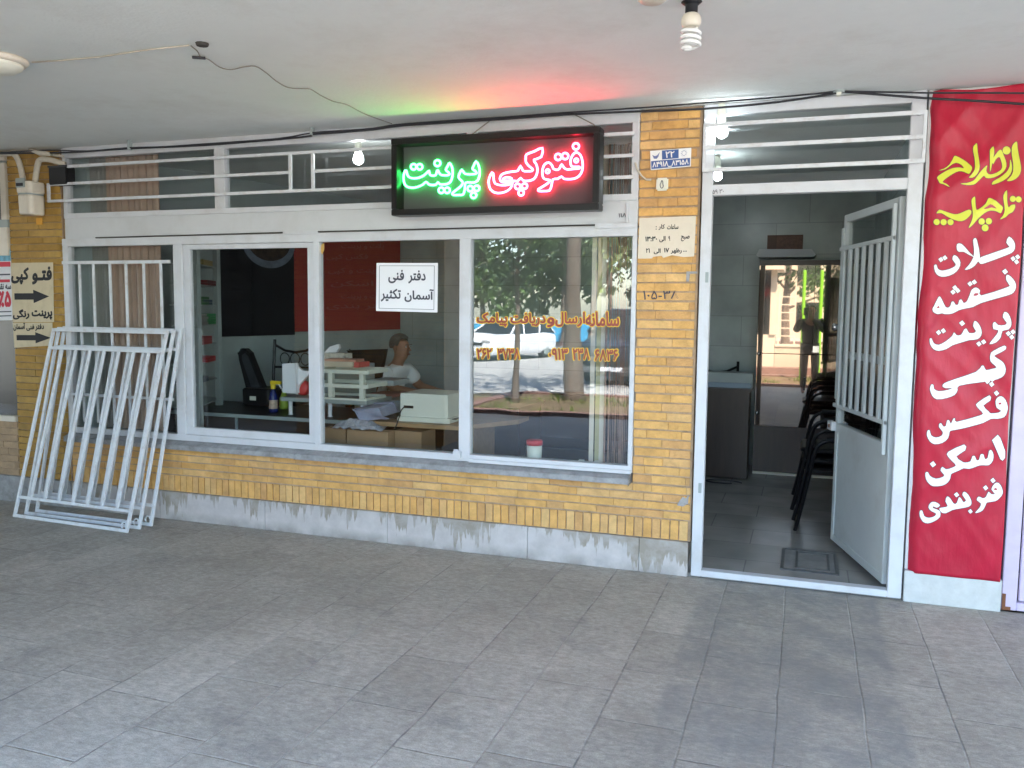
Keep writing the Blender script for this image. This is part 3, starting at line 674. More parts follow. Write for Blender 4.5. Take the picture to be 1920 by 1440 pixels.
em = mat("emblem_blue", (.12, .16, .34), .5); mb.poly([e(.05, .22), e(.12, .30), e(.17, .26), e(.24, .10), e(.20, .34), e(.16, .44), e(.09, .42)]); mb.build("bird_emblem", em, pt); mb = MB()
for k in range(10):
    a = 2*math.pi*k/10; mb.poly([e(.83+.045*math.cos(a-.2), .26+.11*math.sin(a-.2)), e(.83+.085*math.cos(a), .26+.20*math.sin(a)), e(.83+.045*math.cos(a+.2), .26+.11*math.sin(a+.2))])
mb.build("wheel_emblem", em, pt)
q = [P(1230, 334, -.03), P(1252, 333, -.03), P(1252, 356, -.03), P(1230, 357, -.03)]
c0 = (q[0]+q[2])/2; db = thing("doorbell", (c0.x, -.01, c0.z), "small white square doorbell button below the number plate", "doorbell")
box(c0.x-.035, c0.x+.035, -.028, -.006, c0.z-.037, c0.z+.037).build("case", 'creamplastic', db, bevel=.008)
mb = MB().tube([(c0.x+.010*math.sin(a)*(.6 if math.cos(a) > 0 else 1), -.030, c0.z-.002+.022*math.cos(a)) for a in [2*math.pi*k/16 for k in range(16)]], .0022, 5, True); mb.build("bell_symbol", 'greyink', db)
mb = MB().tube([P(1191, 305, -.04), P(1194, 316, -.04), P(1203, 330, -.02), P(1212, 337, -.015), P(1221, 337, -.012)], .006, 6); tag(mb.build("wire_end", 'creamcable', None), "short cream wire end hanging beside the doorbell", "wire")
q = [P(1199, 409, -.011), P(1305, 405, -.011), P(1303, 483, -.011), P(1196, 485, -.011)]
hr = thing("hours_notice", (q[0]+q[2])/2, "ivory opening hours notice pasted on the brick pillar", "notice")
hr.location.y = -.011; OFF[hr.name].y = -.011
e = lambda u, v: inq(q, u, u+.001, v, v+.001, -.011)[0]
MB().prism([e(0, 0), e(1, 0), e(.995, .5), e(.985, .97), e(.8, .98), e(.6, .93), e(.45, .99), e(.42, .94), e(.27, .96), e(.25, 1.0), e(0, 1)], (0, .003, 0)).build("sheet", 'hourspaper', hr)
mb = MB(); yv = -.0125
put_text(mb, "ساعات", inq(q, .50, .70, .18, .30, yv), .03); put_text(mb, "کار", inq(q, .35, .46, .17, .31, yv), .03); put_text(mb, ":", inq(q, .30, .315, .21, .30, yv), .03, True)
put_text(mb, "صبح", inq(q, .75, .90, .46, .60, yv), .03); put_text(mb, "۹", inq(q, .53, .56, .46, .58, yv), .03, True); put_text(mb, "الی", inq(q, .37, .48, .46, .61, yv), .03); put_text(mb, "۱۳:۳۰", inq(q, .12, .33, .46, .58, yv), .03, True)
put_text(mb, "رظهر", inq(q, .58, .77, .76, .90, yv), .03); put_text(mb, "..", inq(q, .79, .86, .83, .85, yv), .03, True); put_text(mb, "۱۷", inq(q, .46, .55, .75, .86, yv), .03, True); put_text(mb, "الی", inq(q, .28, .40, .76, .90, yv), .03); put_text(mb, "۲۱", inq(q, .14, .21, .75, .86, yv), .03, True)
mb.build("lettering", 'ink', hr)

# arrow notices on the left pillar
def arrow(mb, a, b, y, th):
    mb.poly([Vector((p.x, y, p.z)) for p in (a+Vector((0, 0, th)), a.lerp(b, .55)+Vector((0, 0, th)), a.lerp(b, .55)+Vector((0, 0, th*2.1)), b, a.lerp(b, .55)-Vector((0, 0, th*2.1)), a.lerp(b, .55)-Vector((0, 0, th)), a-Vector((0, 0, th)))])
ya = -.012
q = [P(20, 493, ya), P(99, 492, ya), P(101, 604, ya), P(24, 604, ya)]
n1 = panel("arrow_notice", "upper cream notice with a long black arrow on the left pillar", "notice", q, ya, .004, 'creampaper')
mb = MB(); y2 = ya-.002
T = zc((0, 470), 4.364, y2)
put_text(mb, "فتـو", [T(262, 130), T(425, 128), T(425, 275), T(262, 278)], .05); put_text(mb, "کپی", [T(95, 138), T(235, 136), T(235, 275), T(88, 280)], .05)
arrow(mb, T(118, 375), T(402, 374), y2, .025)
put_text(mb, "پرینت", [T(258, 488), T(428, 485), T(428, 565), T(258, 562)], .05); put_text(mb, "رنگی", [T(105, 480), T(240, 478), T(240, 560), T(105, 565)], .05)
mb.build("lettering", 'ink', n1)
q = [P(24, 605, ya-.001), P(98, 605, ya-.001), P(97, 648, ya-.001), P(27, 652, ya-.001)]
n2 = panel("arrow_notice", "lower cream notice with a short black arrow beside the leaning grilles", "notice", q, ya-.001, .004, 'creampaper')
mb = MB(); T = zc((0, 470), 4.364, y2-.001)
put_text(mb, "دفتر", [T(288, 598), T(360, 597), T(360, 655), T(288, 658)], .045); put_text(mb, "فنی", [T(215, 605), T(280, 603), T(280, 655), T(215, 657)], .045); put_text(mb, "آسمان", [T(110, 592), T(205, 590), T(205, 655), T(108, 657)], .045)
arrow(mb, T(135, 712), T(418, 713), y2-.001, .021); mb.build("lettering", 'ink', n2)

# gas meter
gm = thing("gas_meter", P(57, 370, -.1), "cream gas meter with two bent pipes on the left pillar", "gas meter")
m0, m1 = P(27, 340, -.17), P(58, 401, -.17); cx = (m0.x+m1.x)/2
def rbox(x0, x1, y0, y1, z0, z1, r=.03, taper=0):
    mb = MB(); pr = []
    for cx_, cy_, a0 in ((x1-r, y1-r, 0), (x0+r, y1-r, 90), (x0+r, y0+r, 180), (x1-r, y0+r, 270)):
        for k in range(5): a = R(a0+90*k/4); pr.append((cx_+r*math.cos(a), cy_+r*math.sin(a)))
    n = len(pr); mx, my = (x0+x1)/2, (y0+y1)/2; lay = [(z0, .90-taper), (z0+.012, .98-taper), (z1-.012, .99), (z1, .92)]
    for z, s in lay:
        mb.v += [Vector((mx+(p[0]-mx)*s, my+(p[1]-my)*s, z)) for p in pr]
    for i in range(3):
        for k in range(n): mb.f.append((i*n+k, i*n+(k+1) % n, (i+1)*n+(k+1) % n, (i+1)*n+k))
    mb.f.append(tuple(reversed(range(n)))); mb.f.append(tuple(3*n+k for k in range(n))); return mb
zm = m1.z+.62*(m0.z-m1.z)
rbox(m0.x+.008, m1.x-.004, -.17, -.02, m1.z, zm-.004, .035, .02).build("lower_case", 'cream', gm, smooth=False, bevel=0)
rbox(m0.x, m1.x, -.175, -.018, zm+.004, m0.z, .035).build("upper_case", 'cream', gm)
rbox(m0.x+.006, m1.x-.006, -.172, -.02, zm-.006, zm+.006, .035).build("seam_band", 'greymetal', gm)
mb = MB().box(m0.x+.02, m0.x+.11, -.181, -.172, zm+.045, zm+.115); dw = mb.build("dial_window", 'greymetal', gm, bevel=.003)
box(m0.x+.03, m0.x+.095, -.184, -.1805, zm+.055, zm+.078).build("dial_digits", 'ink', dw)
for pts in ([P(44, 341, -.09), P(40, 320, -.09), P(34, 300, -.09), P(24, 288, -.09), P(0, 289, -.09), P(-60, 290, -.09)], [P(66, 341, -.09), P(70, 312, -.09), P(75, 300, -.09), P(90, 299, -.09), P(122, 308, -.06)]):
    MB().tube(smo(pts, 4), .021, 10).build("bent_pipe", 'creamcable', gm, smooth=True)
c = P(73, 415, -.01); tag(box(c.x-.03, c.x+.03, -.0085, -.0045, c.z-.025, c.z+.025).build("sticker", mat("orange_sticker", (.70, .33, .01), .6), None), "small orange sticker on the bricks under the gas meter", "sticker")
b0, b1 = P(90, 313, -.09), P(125, 345, -.09)
bx = thing("junction_box", ((b0.x+b1.x)/2, -.05, b1.z), "small black box high between the gas meter and the transom bars", "box")
box(b0.x, b1.x, -.09, -.004, b1.z, b0.z).build("case", 'black', bx, bevel=.006)
box(b0.x-.004, b1.x+.004, -.094, -.06, b0.z-.006, b0.z+.008).build("lid", 'darkcab', bx, bevel=.002)
mb = MB().tube([P(57, 281, -.11), P(75, 287, -.12), P(93, 289, -.12)], [.012, .02, .016], 8).tube([P(95, 290, -.1), P(118, 293, -.1)], .010, 6)
tag(mb.build("cable_conduit", 'creamcable', None, smooth=True), "short white conduit under the ceiling above the gas meter", "conduit")

# ------------------------------------------------------------------ cables
def cable(name, pts, r, m, label, cat="cable", y=-.12, group=None):
    w_ = [P(a, b, y) for a, b in pts]
    for p in w_: p.z = min(p.z, 2.772)
    pp = smo(w_, 3)
    return tag(MB().tube(pp, r, 6).build(name, m, None, smooth=True), label, cat, group)
cable("overhead_cable", [(-60, 288), (0, 286), (90, 281.7), (165, 283), (240, 277), (310, 275), (380, 270), (520, 260), (585, 249), (640, 245), (700, 240.6), (760, 232), (949, 219.5), (1057, 211.5), (1204, 202), (1320, 193), (1450, 183), (1567, 172), (1582, 170.5), (1736, 174), (1830, 174), (1960, 175)], .0048, 'darkcab', "upper dark cable running along the whole front under the ceiling", "cable", -.125)
cable("overhead_cable", [(-60, 292), (0, 288), (123, 286), (190, 282), (240, 278.5), (380, 272.5), (567, 257), (585, 252), (640, 248), (700, 243), (760, 235), (949, 223), (1057, 215), (1204, 208.5), (1320, 204), (1462, 191), (1567, 174.5), (1582, 172), (1736, 184), (1830, 189), (1960, 198)], .0065, 'darkcab', "lower thicker dark cable sagging beside the ceiling hook", "cable", -.115)
k = P(1573, 172, -.12)
hk = thing("cable_hook", (k.x, -.12, 2.778), "metal hook in the ceiling holding the cables above the door", "hook")
MB().tube([(k.x, -.12, 2.779), (k.x, -.12, k.z+.01)], .008, 6).lathe((k.x, -.12, 2.779), [(.03, -.012), (.03, 0)], 12).build("rod", 'greymetal', hk)
box(k.x-.012, k.x+.012, -.142, -.098, k.z-.022, k.z+.012).build("clip", 'creamplastic', hk, bevel=.003)
for px, py, lab in ((243, 274, "cable clip under the ceiling nearest the junction box"), (585, 246, "cable clip under the ceiling left of the glowing sign")):
    k = P(px, py, -.12); tag(box(k.x-.008, k.x+.008, -.138, -.100, k.z-.025, 2.779).build("cable_clip", 'greymetal', None, bevel=.002), lab, "clip")
def cz(q, z=2.772): return G(q[0], q[1], z)
pts = [cz(q) for q in ((60, 117), (120, 113), (190, 106.5), (280, 93), (355, 85))]
tag(MB().tube(pts, .0034, 6).build("ceiling_cable", 'creamcable', None, smooth=True), "cream cable clipped along the ceiling from the round lamp", "cable")
pts = [cz(q) for q in ((358, 86), (370, 96), (376, 106), (392, 112), (412, 126), (433, 130.5), (455, 126), (478, 124), (497, 135), (518, 152), (540, 164), (565, 166), (582, 167), (600, 178), (625, 190), (650, 196), (680, 212), (706, 222), (735, 232))]
tag(MB().tube(smo(pts, 3), .0026, 6).build("ceiling_cable", 'graycable', None, smooth=True), "thin grey wire snaking over the ceiling towards the sign", "cable")
k = cz((379, 81), 2.778); tag(MB().lathe(k, [(.026, -.012), (.03, 0)], 10).build("ceiling_stub", 'hole', None), "dark stub in the ceiling where the two wires meet", "stub")
k = cz((370, 108), 2.768); tag(MB().bar(k-Vector((.02, .012, 0)), k+Vector((.03, .02, 0)), .016, .01).build("tape_wrap", 'darkcab', None), "scrap of black tape wrapped on the ceiling wire", "tape")

# CFL bulb and ceiling lamps
bc = G(1297, 2, 2.779); cf = thing("light_bulb", (bc.x, bc.y, 2.779), "unlit spiral energy saving bulb hanging in its black holder", "light bulb")
bx_, by_ = bc.x, bc.y; zt = 2.779
MB().lathe((bx_, by_, zt), [(.040, -.004), (.030, -.012), (.024, -.018), (.024, -.045), (.020, -.047)], 16).build("holder", 'black', cf, smooth=True)
MB().lathe((bx_, by_, zt), [(.020, -.045), (.030, -.05), (.037, -.062), (.038, -.082), (.033, -.094), (.026, -.098)], 18).build("ballast", 'cream', cf, smooth=True)
hx = []
for i in range(70):
    a = i*.345; hh = i/69; rr = .034 if .1 < hh < .9 else .034*(.55+.45*min(hh, 1-hh)/.1); hx.append((bx_+rr*math.cos(a), by_+rr*math.sin(a), zt-.100-.078*hh))
MB().tube(hx, .0072, 8).build("spiral_tube", 'cfltube', cf, smooth=True)
lc = G(8, 118, 2.75); lc.x -= .05
cl = thing("ceiling_lamp", (lc.x, lc.y, 2.779), "round cream ceiling lamp at the left edge of the arcade", "ceiling lamp")
MB().lathe((lc.x, lc.y, 2.779), [(.135, 0), (.14, -.012), (.125, -.03)], 32).build("base_ring", 'cream', cl, smooth=True)
MB().lathe((lc.x, lc.y, 2.779), [(.118, -.026), (.11, -.045), (.08, -.066), (.03, -.075), (.008, -.077), (.008, -.088)], 32).build("bowl", 'creamplastic', cl, smooth=True)
k = G(1222, -12, 2.779); tag(MB().lathe((k.x, k.y+.02, 2.7785), [(.05, 0), (.055, -.015), (.04, -.025)], 20).build("ceiling_rose", 'cream', None, smooth=True), "small ceiling rose next to the spiral bulb", "ceiling rose")

# ------------------------------------------------------------------ door
dr = thing("shop_door", (-.02, 0, 0), "open white metal shop door with barred transom and leaf", "door")
fr = MB(); ya, yb2 = -.022, .045
fr.box(-.594, -.534, ya, yb2, .012, 2.775); fr.box(.490, .562, ya, yb2, .012, 2.775)
fr.box(-.534, .490, ya+.001, yb2, 2.262, 2.322); fr.box(-.534, .490, ya+.001, yb2, 2.715, 2.775); fr.box(-.534, .490, ya+.001, yb2, .012, .05)
fr.build("frame", 'white', dr, bevel=.003)
box(-.534, .490, .008, .011, 2.322, 2.715).build("transom_pane", 'glass', dr)
tg = MB(); yg = -.075
for z in (2.648, 2.523, 2.398): tg.box(-.590, .562, yg-.008, yg+.008, z-.011, z+.011)
for xx in (-.590, .544): tg.box(xx, xx+.018, yg-.0085, yg+.0085, 2.387, 2.659)
for xx in (-.57, .53):
    for z in (2.648, 2.398): tg.box(xx-.008, xx+.008, yg+.008, ya, z-.006, z+.006)
tg.build("transom_grille", 'white_grille', dr, bevel=.002)
mb = MB(); put_text(mb, "۵۹ ۳۰", [P(1336, 356, -.0235), P(1357, 354, -.0235), P(1357, 362, -.0235), P(1336, 364, -.0235)], .008, True); mb.build("scrawled_digits", 'greyink', dr)
for py in (520, 915): k = P(1325 if py == 520 else 1312, py, -.024); MB().box(k.x-.008, k.x+.010, -.026, -.020, k.z-.03, k.z+.03).build("strike_plate", 'greymetal', dr, bevel=.001)
# leaf swung into the shop: hinge (.487,.06), free edge about (.25,.98)
H = Vector((.486, .062, 0)); E_ = Vector((.235, .985, 0)); ux = (E_-H).normalized(); W_ = (E_-H).length; nx = Vector((-ux.y, ux.x, 0))
def lb(mb, u0, u1, z0, z1, d0, d1):
    c = H+ux*(u0+u1)/2+nx*(d0+d1)/2+Vector((0, 0, (z0+z1)/2)); return mb.obox(c, ux*(u1-u0)/2, nx*(d1-d0)/2, Vector((0, 0, (z1-z0)/2)))
lf = MB(); z0, z1 = .06, 2.235
lb(lf, 0, .05, z0, z1, -.02, .02); lb(lf, W_-.05, W_, z0, z1, -.02, .02); lb(lf, .05, W_-.05, z1-.05, z1, -.019, .019); lb(lf, .05, W_-.05, .80, .86, -.019, .024); lb(lf, .05, W_-.05, z0, z0+.05, -.019, .019); lb(lf, .05, W_-.05, 1.30, 1.345, -.019, .012)
leaf = lf.build("leaf_frame", 'doorwhite', dr, bevel=.003)
lb(MB(), .045, W_-.045, z0+.05, .80, -.012, .014).build("kick_panel", 'doorwhite', leaf)
mb = MB(); lb(mb, .05, W_-.05, .86, 1.30, -.003, .001); lb(mb, .05, W_-.05, 1.345, z1-.05, -.003, .001); mb.build("leaf_glass", 'glass', leaf)
mb = MB(); lb(mb, .02, W_-.01, .97, .995, .028, .046); lb(mb, .02, W_-.01, 2.0, 2.025, .028, .046); lb(mb, .02, .045, .80, 2.2, .027, .047)
for i in range(7): u = .13+i*(W_-.19)/6.2; lb(mb, u-.019, u+.019, .99, 2.005, .029, .045)
mb.build("leaf_bars", 'doorwhite', leaf, bevel=.002)
mb = MB(); lb(mb, W_-.03, W_+.012, 1.02, 2.15, .02, .03); mb.build("edge_strip", 'doorwhite', leaf, bevel=.002)
mb = MB(); lb(mb, W_-.02, W_+.075, .805, .865, .02, .05); lt = mb.build("latch_box", 'white', leaf, bevel=.003)
mb = MB(); lb(mb, W_+.02, W_+.045, .822, .845, .047, .053); mb.build("latch_hole", 'rust', lt)
hc = H+ux*(W_+.03)+nx*.045+Vector((0, 0, 1.50)); mb = MB().lathe(hc, [(.012, -.02), (.024, -.008), (.026, .004), (.015, .014)], 14, nx); mb.build("knob", 'chrome', leaf, smooth=True)

# ------------------------------------------------------------------ red banner with lettering
YB = -.034
bn = thing("banner", (.81, YB, .17), "tall red vinyl banner with yellow and white lettering beside the door", "banner")
def by(x, z):
    d1 = abs(noise.noise(Vector((x*4.2-z*3.4, z*1.1+x, 3)))); d2 = abs(noise.noise(Vector((x*7+z*5.5, z*1.6, 8))))
    return YB-.006+.018*d1+.010*d2+.005*math.sin(x*9+z*5)
def bxl(z): return .578+.012*math.sin(z*3.1)*.5+(.17-z)*0+.004*math.sin(z*11)
def bxr(z): return 1.036+.004*math.sin(z*4)
mb = MB(); NX, NZ = 40, 150
for j in range(NZ+1):
    z = .168+(2.770-.168)*j/NZ
    for i in range(NX+1):
        u = i/NX; x = bxl(z)*(1-u)+bxr(z)*u; y = by(x, z)
        if u < .12: y += .05*(1-u/.12)**2
        zz = z
        if j == NZ: zz = z-.012*math.sin(math.pi*u)**2
        mb.v.append(Vector((x, y, zz)))
for j in range(NZ):
    for i in range(NX): a = j*(NX+1)+i; mb.f.append((a, a+1, a+NX+2, a+NX+1))
o = mb.build("cloth", 'banner', bn, smooth=True); md = o.modifiers.new("thick", 'SOLIDIFY'); md.thickness = .0015; md.offset = 1
def densify(pts, step=.012):
    out = []
    for i in range(len(pts)):
        a, b = pts[i], pts[(i+1) % len(pts)]; n = max(1, int((b-a).length/step))
        out += [a.lerp(b, k/n) for k in range(n)]
    return out
def blet(mw, mo, T, polys, r=.0035, sm=2):
    for p in polys:
        w_ = [T(*q) for q in p]
        if sm: w_ = smoothp(w_, sm)
        w_ = densify(w_)
        w_ = [Vector((q.x, by(q.x, q.z)-.0055, q.z)) for q in w_]
        mw.poly(w_)
        if mo is not None:
            n = len(w_); c = o0 = len(mo.v)
            for i in range(n):
                t = (w_[(i+1) % n]-w_[i-1]); t = Vector((t.x, 0, t.z)); t = t.normalized() if t.length > 1e-7 else Vector((1, 0, 0)); nn = Vector((-t.z, 0, t.x))
                mo.v += [w_[i]+nn*r+Vector((0, .0015, 0)), w_[i]-nn*r+Vector((0, .0015, 0))]
            for i in range(n): j = (i+1) % n; mo.f.append((c+2*i, c+2*j, c+2*j+1, c+2*i+1))
def dia(x, y, r=25): return [(x-r*1.0, y-r*.15), (x+r*.1, y-r*1.0), (x+r*1.0, y+r*.15), (x-r*.1, y+r*1.0)]
def circ(x, y, r): return [(x+r*math.cos(2*math.pi*k/14), y+r*math.sin(2*math.pi*k/14)) for k in range(14)]
mw, mo, mh, my_ = MB(), MB(), MB(), MB()
TB = zc((1700, 420), 5.141, YB); TC = zc((1700, 700), 4.8, YB); TY = zc((1700, 240), 8.0, YB); TP = zc((0, 0), 1, YB)
blet(mw, mo, TB, [[(985, 122), (1030, 165), (1042, 215), (1025, 265), (960, 300), (735, 383), (700, 372), (690, 345), (720, 318), (960, 235), (985, 215), (958, 180)],
    [(655, 138), (675, 160), (700, 310), (690, 350), (650, 405), (600, 435), (558, 440), (600, 392), (640, 320), (645, 240), (638, 160)],
    [(485, 195), (520, 190), (560, 225), (610, 285), (670, 335), (720, 345), (735, 383), (700, 376), (645, 322), (600, 300), (545, 268), (500, 268), (482, 240)],
    [(455, 300), (490, 320), (515, 370), (500, 430), (450, 480), (370, 508), (310, 500), (275, 460), (266, 400), (288, 393), (300, 430), (340, 450), (410, 435), (460, 410), (470, 385), (440, 340)],
    [(960, 490), (1000, 510), (1040, 560), (1048, 610), (1025, 660), (960, 690), (720, 760), (640, 800), (560, 815), (500, 832), (440, 862), (370, 868), (340, 860), (300, 868), (262, 850), (250, 820), (265, 790), (300, 720), (320, 698), (345, 740), (375, 800), (405, 805), (425, 780), (432, 752), (452, 748), (470, 778), (495, 775), (505, 738), (525, 728), (548, 762), (575, 750), (590, 725), (608, 680), (625, 635), (665, 612), (705, 640), (716, 690), (960, 612), (985, 590), (955, 540)],
    [(940, 848), (975, 865), (1000, 920), (1005, 970), (980, 1015), (920, 1030), (905, 1090), (860, 1140), (795, 1158), (830, 1110), (870, 1060), (880, 1022), (835, 1012), (830, 960), (850, 945), (880, 975), (940, 975), (962, 950), (925, 900)],
    [(655, 935), (690, 960), (718, 1020), (715, 1075), (680, 1110), (610, 1118), (560, 1132), (500, 1150), (440, 1170), (380, 1205), (310, 1222), (260, 1205), (228, 1160), (222, 1108), (240, 1104), (260, 1148), (310, 1165), (380, 1130), (440, 1080), (458, 1045), (482, 1072), (525, 1068), (555, 1018), (578, 1010), (600, 1050), (648, 1050), (666, 1030), (640, 985)]])
blet(mw, mo, TB, [dia(330, 343), dia(368, 326), dia(1066, 318), dia(1022, 335), dia(1055, 366), dia(943, 460, 28), dia(610, 577), dia(650, 560), dia(465, 614), dia(447, 656), dia(492, 642),
    dia(1022, 1040), dia(977, 1056), dia(1010, 1090), dia(535, 957, 28), dia(308, 1046), dia(355, 1030), dia(695, 1155), dia(740, 1136)], .0035, 0)
blet(mw, mo, TP, [[(1883, 648), (1885, 655), (1869, 664), (1864, 668), (1875, 675), (1882, 682), (1885, 692), (1882, 703), (1870, 711), (1835, 717), (1798, 723), (1795, 731), (1790, 740), (1775, 746), (1756, 748), (1747, 741), (1743.5, 729), (1746, 721), (1750, 722), (1751, 729), (1760, 733.5), (1777, 731), (1785, 727.5), (1773, 727.5), (1767, 724), (1771, 718), (1787, 712), (1830, 697.5), (1841, 686), (1845, 687), (1849, 694), (1860, 691.5), (1868, 689), (1864, 684), (1857, 677), (1857, 665), (1862, 658)]], .0035, 2)
blet(mw, mo, TC, [dia(725, 72, 24), dia(772, 52, 24), dia(765, 98, 24)], .0035, 0)
blet(mw, mo, TC, [[(800, 250), (820, 215), (855, 208), (890, 240), (910, 300), (905, 350), (880, 395), (820, 410), (760, 410), (690, 445), (560, 480), (470, 500), (400, 512), (382, 525), (370, 580), (320, 622), (250, 634), (205, 607), (180, 555), (187, 513), (205, 513), (217, 555), (260, 575), (310, 560), (322, 525), (288, 480), (295, 448), (310, 450), (325, 475), (350, 470), (360, 425), (378, 420), (395, 452), (415, 408), (432, 405), (447, 435), (620, 390), (688, 365), (655, 325), (628, 290), (640, 265), (745, 197), (752, 245), (690, 290), (740, 345), (762, 362), (830, 355), (850, 335), (812, 310)],
    [(760, 690), (780, 730), (775, 785), (740, 825), (690, 825), (650, 827), (610, 842), (560, 857), (510, 852), (470, 870), (420, 890), (396, 905), (390, 940), (370, 977), (320, 1007), (240, 1014), (200, 990), (173, 950), (168, 895), (190, 888), (207, 920), (260, 945), (320, 930), (335, 910), (303, 872), (320, 838), (350, 860), (400, 848), (440, 825), (410, 790), (370, 745), (373, 705), (515, 640), (524, 690), (445, 745), (490, 788), (522, 800), (570, 790), (588, 745), (610, 743), (627, 780), (650, 775), (664, 728), (690, 730), (702, 770), (728, 760), (740, 700)],
    [(760, 1040), (790, 990), (825, 985), (855, 1030), (860, 1080), (830, 1122), (790, 1147), (720, 1157), (705, 1182), (680, 1227), (640, 1247), (612, 1249), (650, 1208), (665, 1167), (628, 1137), (645, 1106), (680, 1120), (710, 1108), (733, 1062), (757, 1083), (790, 1080)],
    [(515, 1063), (550, 1088), (577, 1140), (574, 1182), (535, 1202), (470, 1214), (410, 1227), (350, 1257), (310, 1247), (293, 1213), (330, 1205), (368, 1193), (348, 1150), (362, 1106), (390, 1123), (422, 1170), (450, 1163), (468, 1113), (490, 1128), (507, 1155), (532, 1140), (500, 1092)],
    [(235, 1155), (275, 1165), (298, 1188), (270, 1207), (240, 1195), (235, 1210), (275, 1225), (300, 1245), (297, 1290), (250, 1327), (190, 1349), (145, 1332), (118, 1282), (120, 1238), (140, 1236), (157, 1283), (200, 1298), (250, 1283), (262, 1258), (220, 1237), (196, 1205), (210, 1170)]], .0035, 2)
blet(mw, mo, TC, [[(820, 553), (842, 582), (887, 700), (886, 762), (865, 787), (845, 772), (768, 600)]], .0035, 0)
blet(mw, mo, TC, [dia(808, 178, 24), dia(235, 816, 28), dia(775, 963, 23), dia(708, 1028, 23), dia(447, 1090, 23), dia(570, 1238, 21)], .0035, 0)
def eye(T, pts):
    w_ = densify(smoothp([T(*p) for p in pts], 2)); mh.poly([Vector((q.x, by(q.x, q.z)-.0075, q.z)) for q in w_])
eye(TB, [(642, 690), (655, 668), (690, 668), (685, 685), (660, 693)]); eye(TB, [(290, 812), (305, 788), (318, 806)])
eye(TC, [(826, 272), (838, 262), (852, 268), (845, 280), (832, 280)]); eye(TC, [(780, 1042), (795, 1026), (812, 1040), (800, 1048)])
YL = [[(1655, 205), (1665, 300), (1690, 450), (1715, 590), (1700, 690), (1640, 760), (1560, 793), (1505, 788), (1560, 730), (1600, 650), (1600, 520), (1580, 400), (1580, 290), (1610, 230)],
    [(1555, 470), (1575, 520), (1585, 600), (1560, 690), (1480, 770), (1380, 820), (1285, 848), (1300, 800), (1400, 740), (1500, 660), (1550, 570)],
    [(1305, 275), (1314, 380), (1290, 500), (1265, 620), (1250, 650), (1250, 520), (1250, 350), (1265, 310)],
    [(1395, 330), (1430, 340), (1460, 410), (1490, 480), (1502, 570), (1460, 650), (1360, 720), (1260, 750), (1190, 745), (1165, 715), (1130, 740), (1060, 810), (1000, 850), (900, 858), (800, 838), (900, 828), (1000, 790), (1060, 720), (1120, 640), (1190, 570), (1207, 575), (1195, 640), (1230, 690), (1300, 690), (1400, 640), (1440, 580), (1420, 480), (1390, 430), (1340, 470), (1300, 540), (1285, 480), (1340, 390)],
    [(1062, 225), (1068, 350), (1090, 520), (1090, 620), (1050, 700), (990, 745), (940, 748), (935, 738), (1000, 660), (1025, 580), (1020, 450), (1000, 350), (1005, 280), (1030, 245)],
    [(740, 415), (850, 470), (940, 540), (980, 590), (970, 640), (930, 692), (860, 660), (780, 650), (690, 690), (600, 750), (535, 810), (590, 840), (640, 890), (550, 845), (495, 830), (470, 780), (455, 745), (500, 700), (600, 640), (700, 600), (800, 592), (860, 605), (820, 550), (740, 520), (660, 560), (580, 620), (480, 638), (560, 610), (640, 550), (690, 470), (710, 430)],
    [(1500, 935), (1505, 1080), (1525, 1190), (1560, 1160), (1620, 1150), (1622, 1200), (1590, 1260), (1530, 1290), (1480, 1340), (1395, 1372), (1440, 1320), (1470, 1230), (1455, 1100), (1450, 1010)],
    [(1240, 1050), (1330, 1090), (1400, 1150), (1442, 1190), (1430, 1240), (1405, 1280), (1340, 1250), (1250, 1240), (1160, 1280), (1060, 1370), (1000, 1440), (960, 1480), (925, 1500), (960, 1420), (985, 1340), (985, 1260), (970, 1130), (975, 1070), (1020, 1030), (1028, 1120), (1040, 1230), (1100, 1205), (1180, 1140), (1210, 1080)],
    [(490, 1230), (560, 1250), (680, 1290), (760, 1295), (850, 1260), (920, 1230), (960, 1240), (960, 1290), (900, 1360), (820, 1400), (720, 1385), (600, 1330), (520, 1280), (450, 1282), (455, 1260)]]
blet(my_, mo, TY, YL, .0028, 2)
blet(my_, mo, TY, [circ(1500, 335, 60), circ(1590, 1065, 46), circ(1678, 1072, 46), circ(1120, 1405, 48), circ(1228, 1400, 48), circ(1172, 1500, 52), circ(447, 1412, 46), circ(550, 1415, 46), circ(652, 1415, 46)], .0028, 0)
eye(TY, [(1150, 1215), (1200, 1180), (1255, 1145), (1310, 1175), (1345, 1212), (1270, 1195), (1200, 1215)])
def drape_(o, off):      # cut the letters finer and lay them on the creased cloth
    bm = bmesh.new(); bm.from_mesh(o.data)
    for _ in range(3):
        long_ = [e for e in bm.edges if e.calc_length() > .014]
        if long_: bmesh.ops.subdivide_edges(bm, edges=long_, cuts=1); bmesh.ops.triangulate(bm, faces=bm.faces[:])
    L = OFF[o.name]
    for v in bm.verts: v.co.y = by(v.co.x+L.x, v.co.z+L.z)-off-L.y
    bm.to_mesh(o.data); bm.free()
for mb_, nm_, mt_, of_ in ((mw, "white_lettering", 'bannerw', .0042), (my_, "yellow_lettering", 'bannery', .0042), (mo, "letter_outline", 'bannero', .0028), (mh, "letter_counters", 'banner2', .0056)): drape_(mb_.build(nm_, mt_, bn), of_)

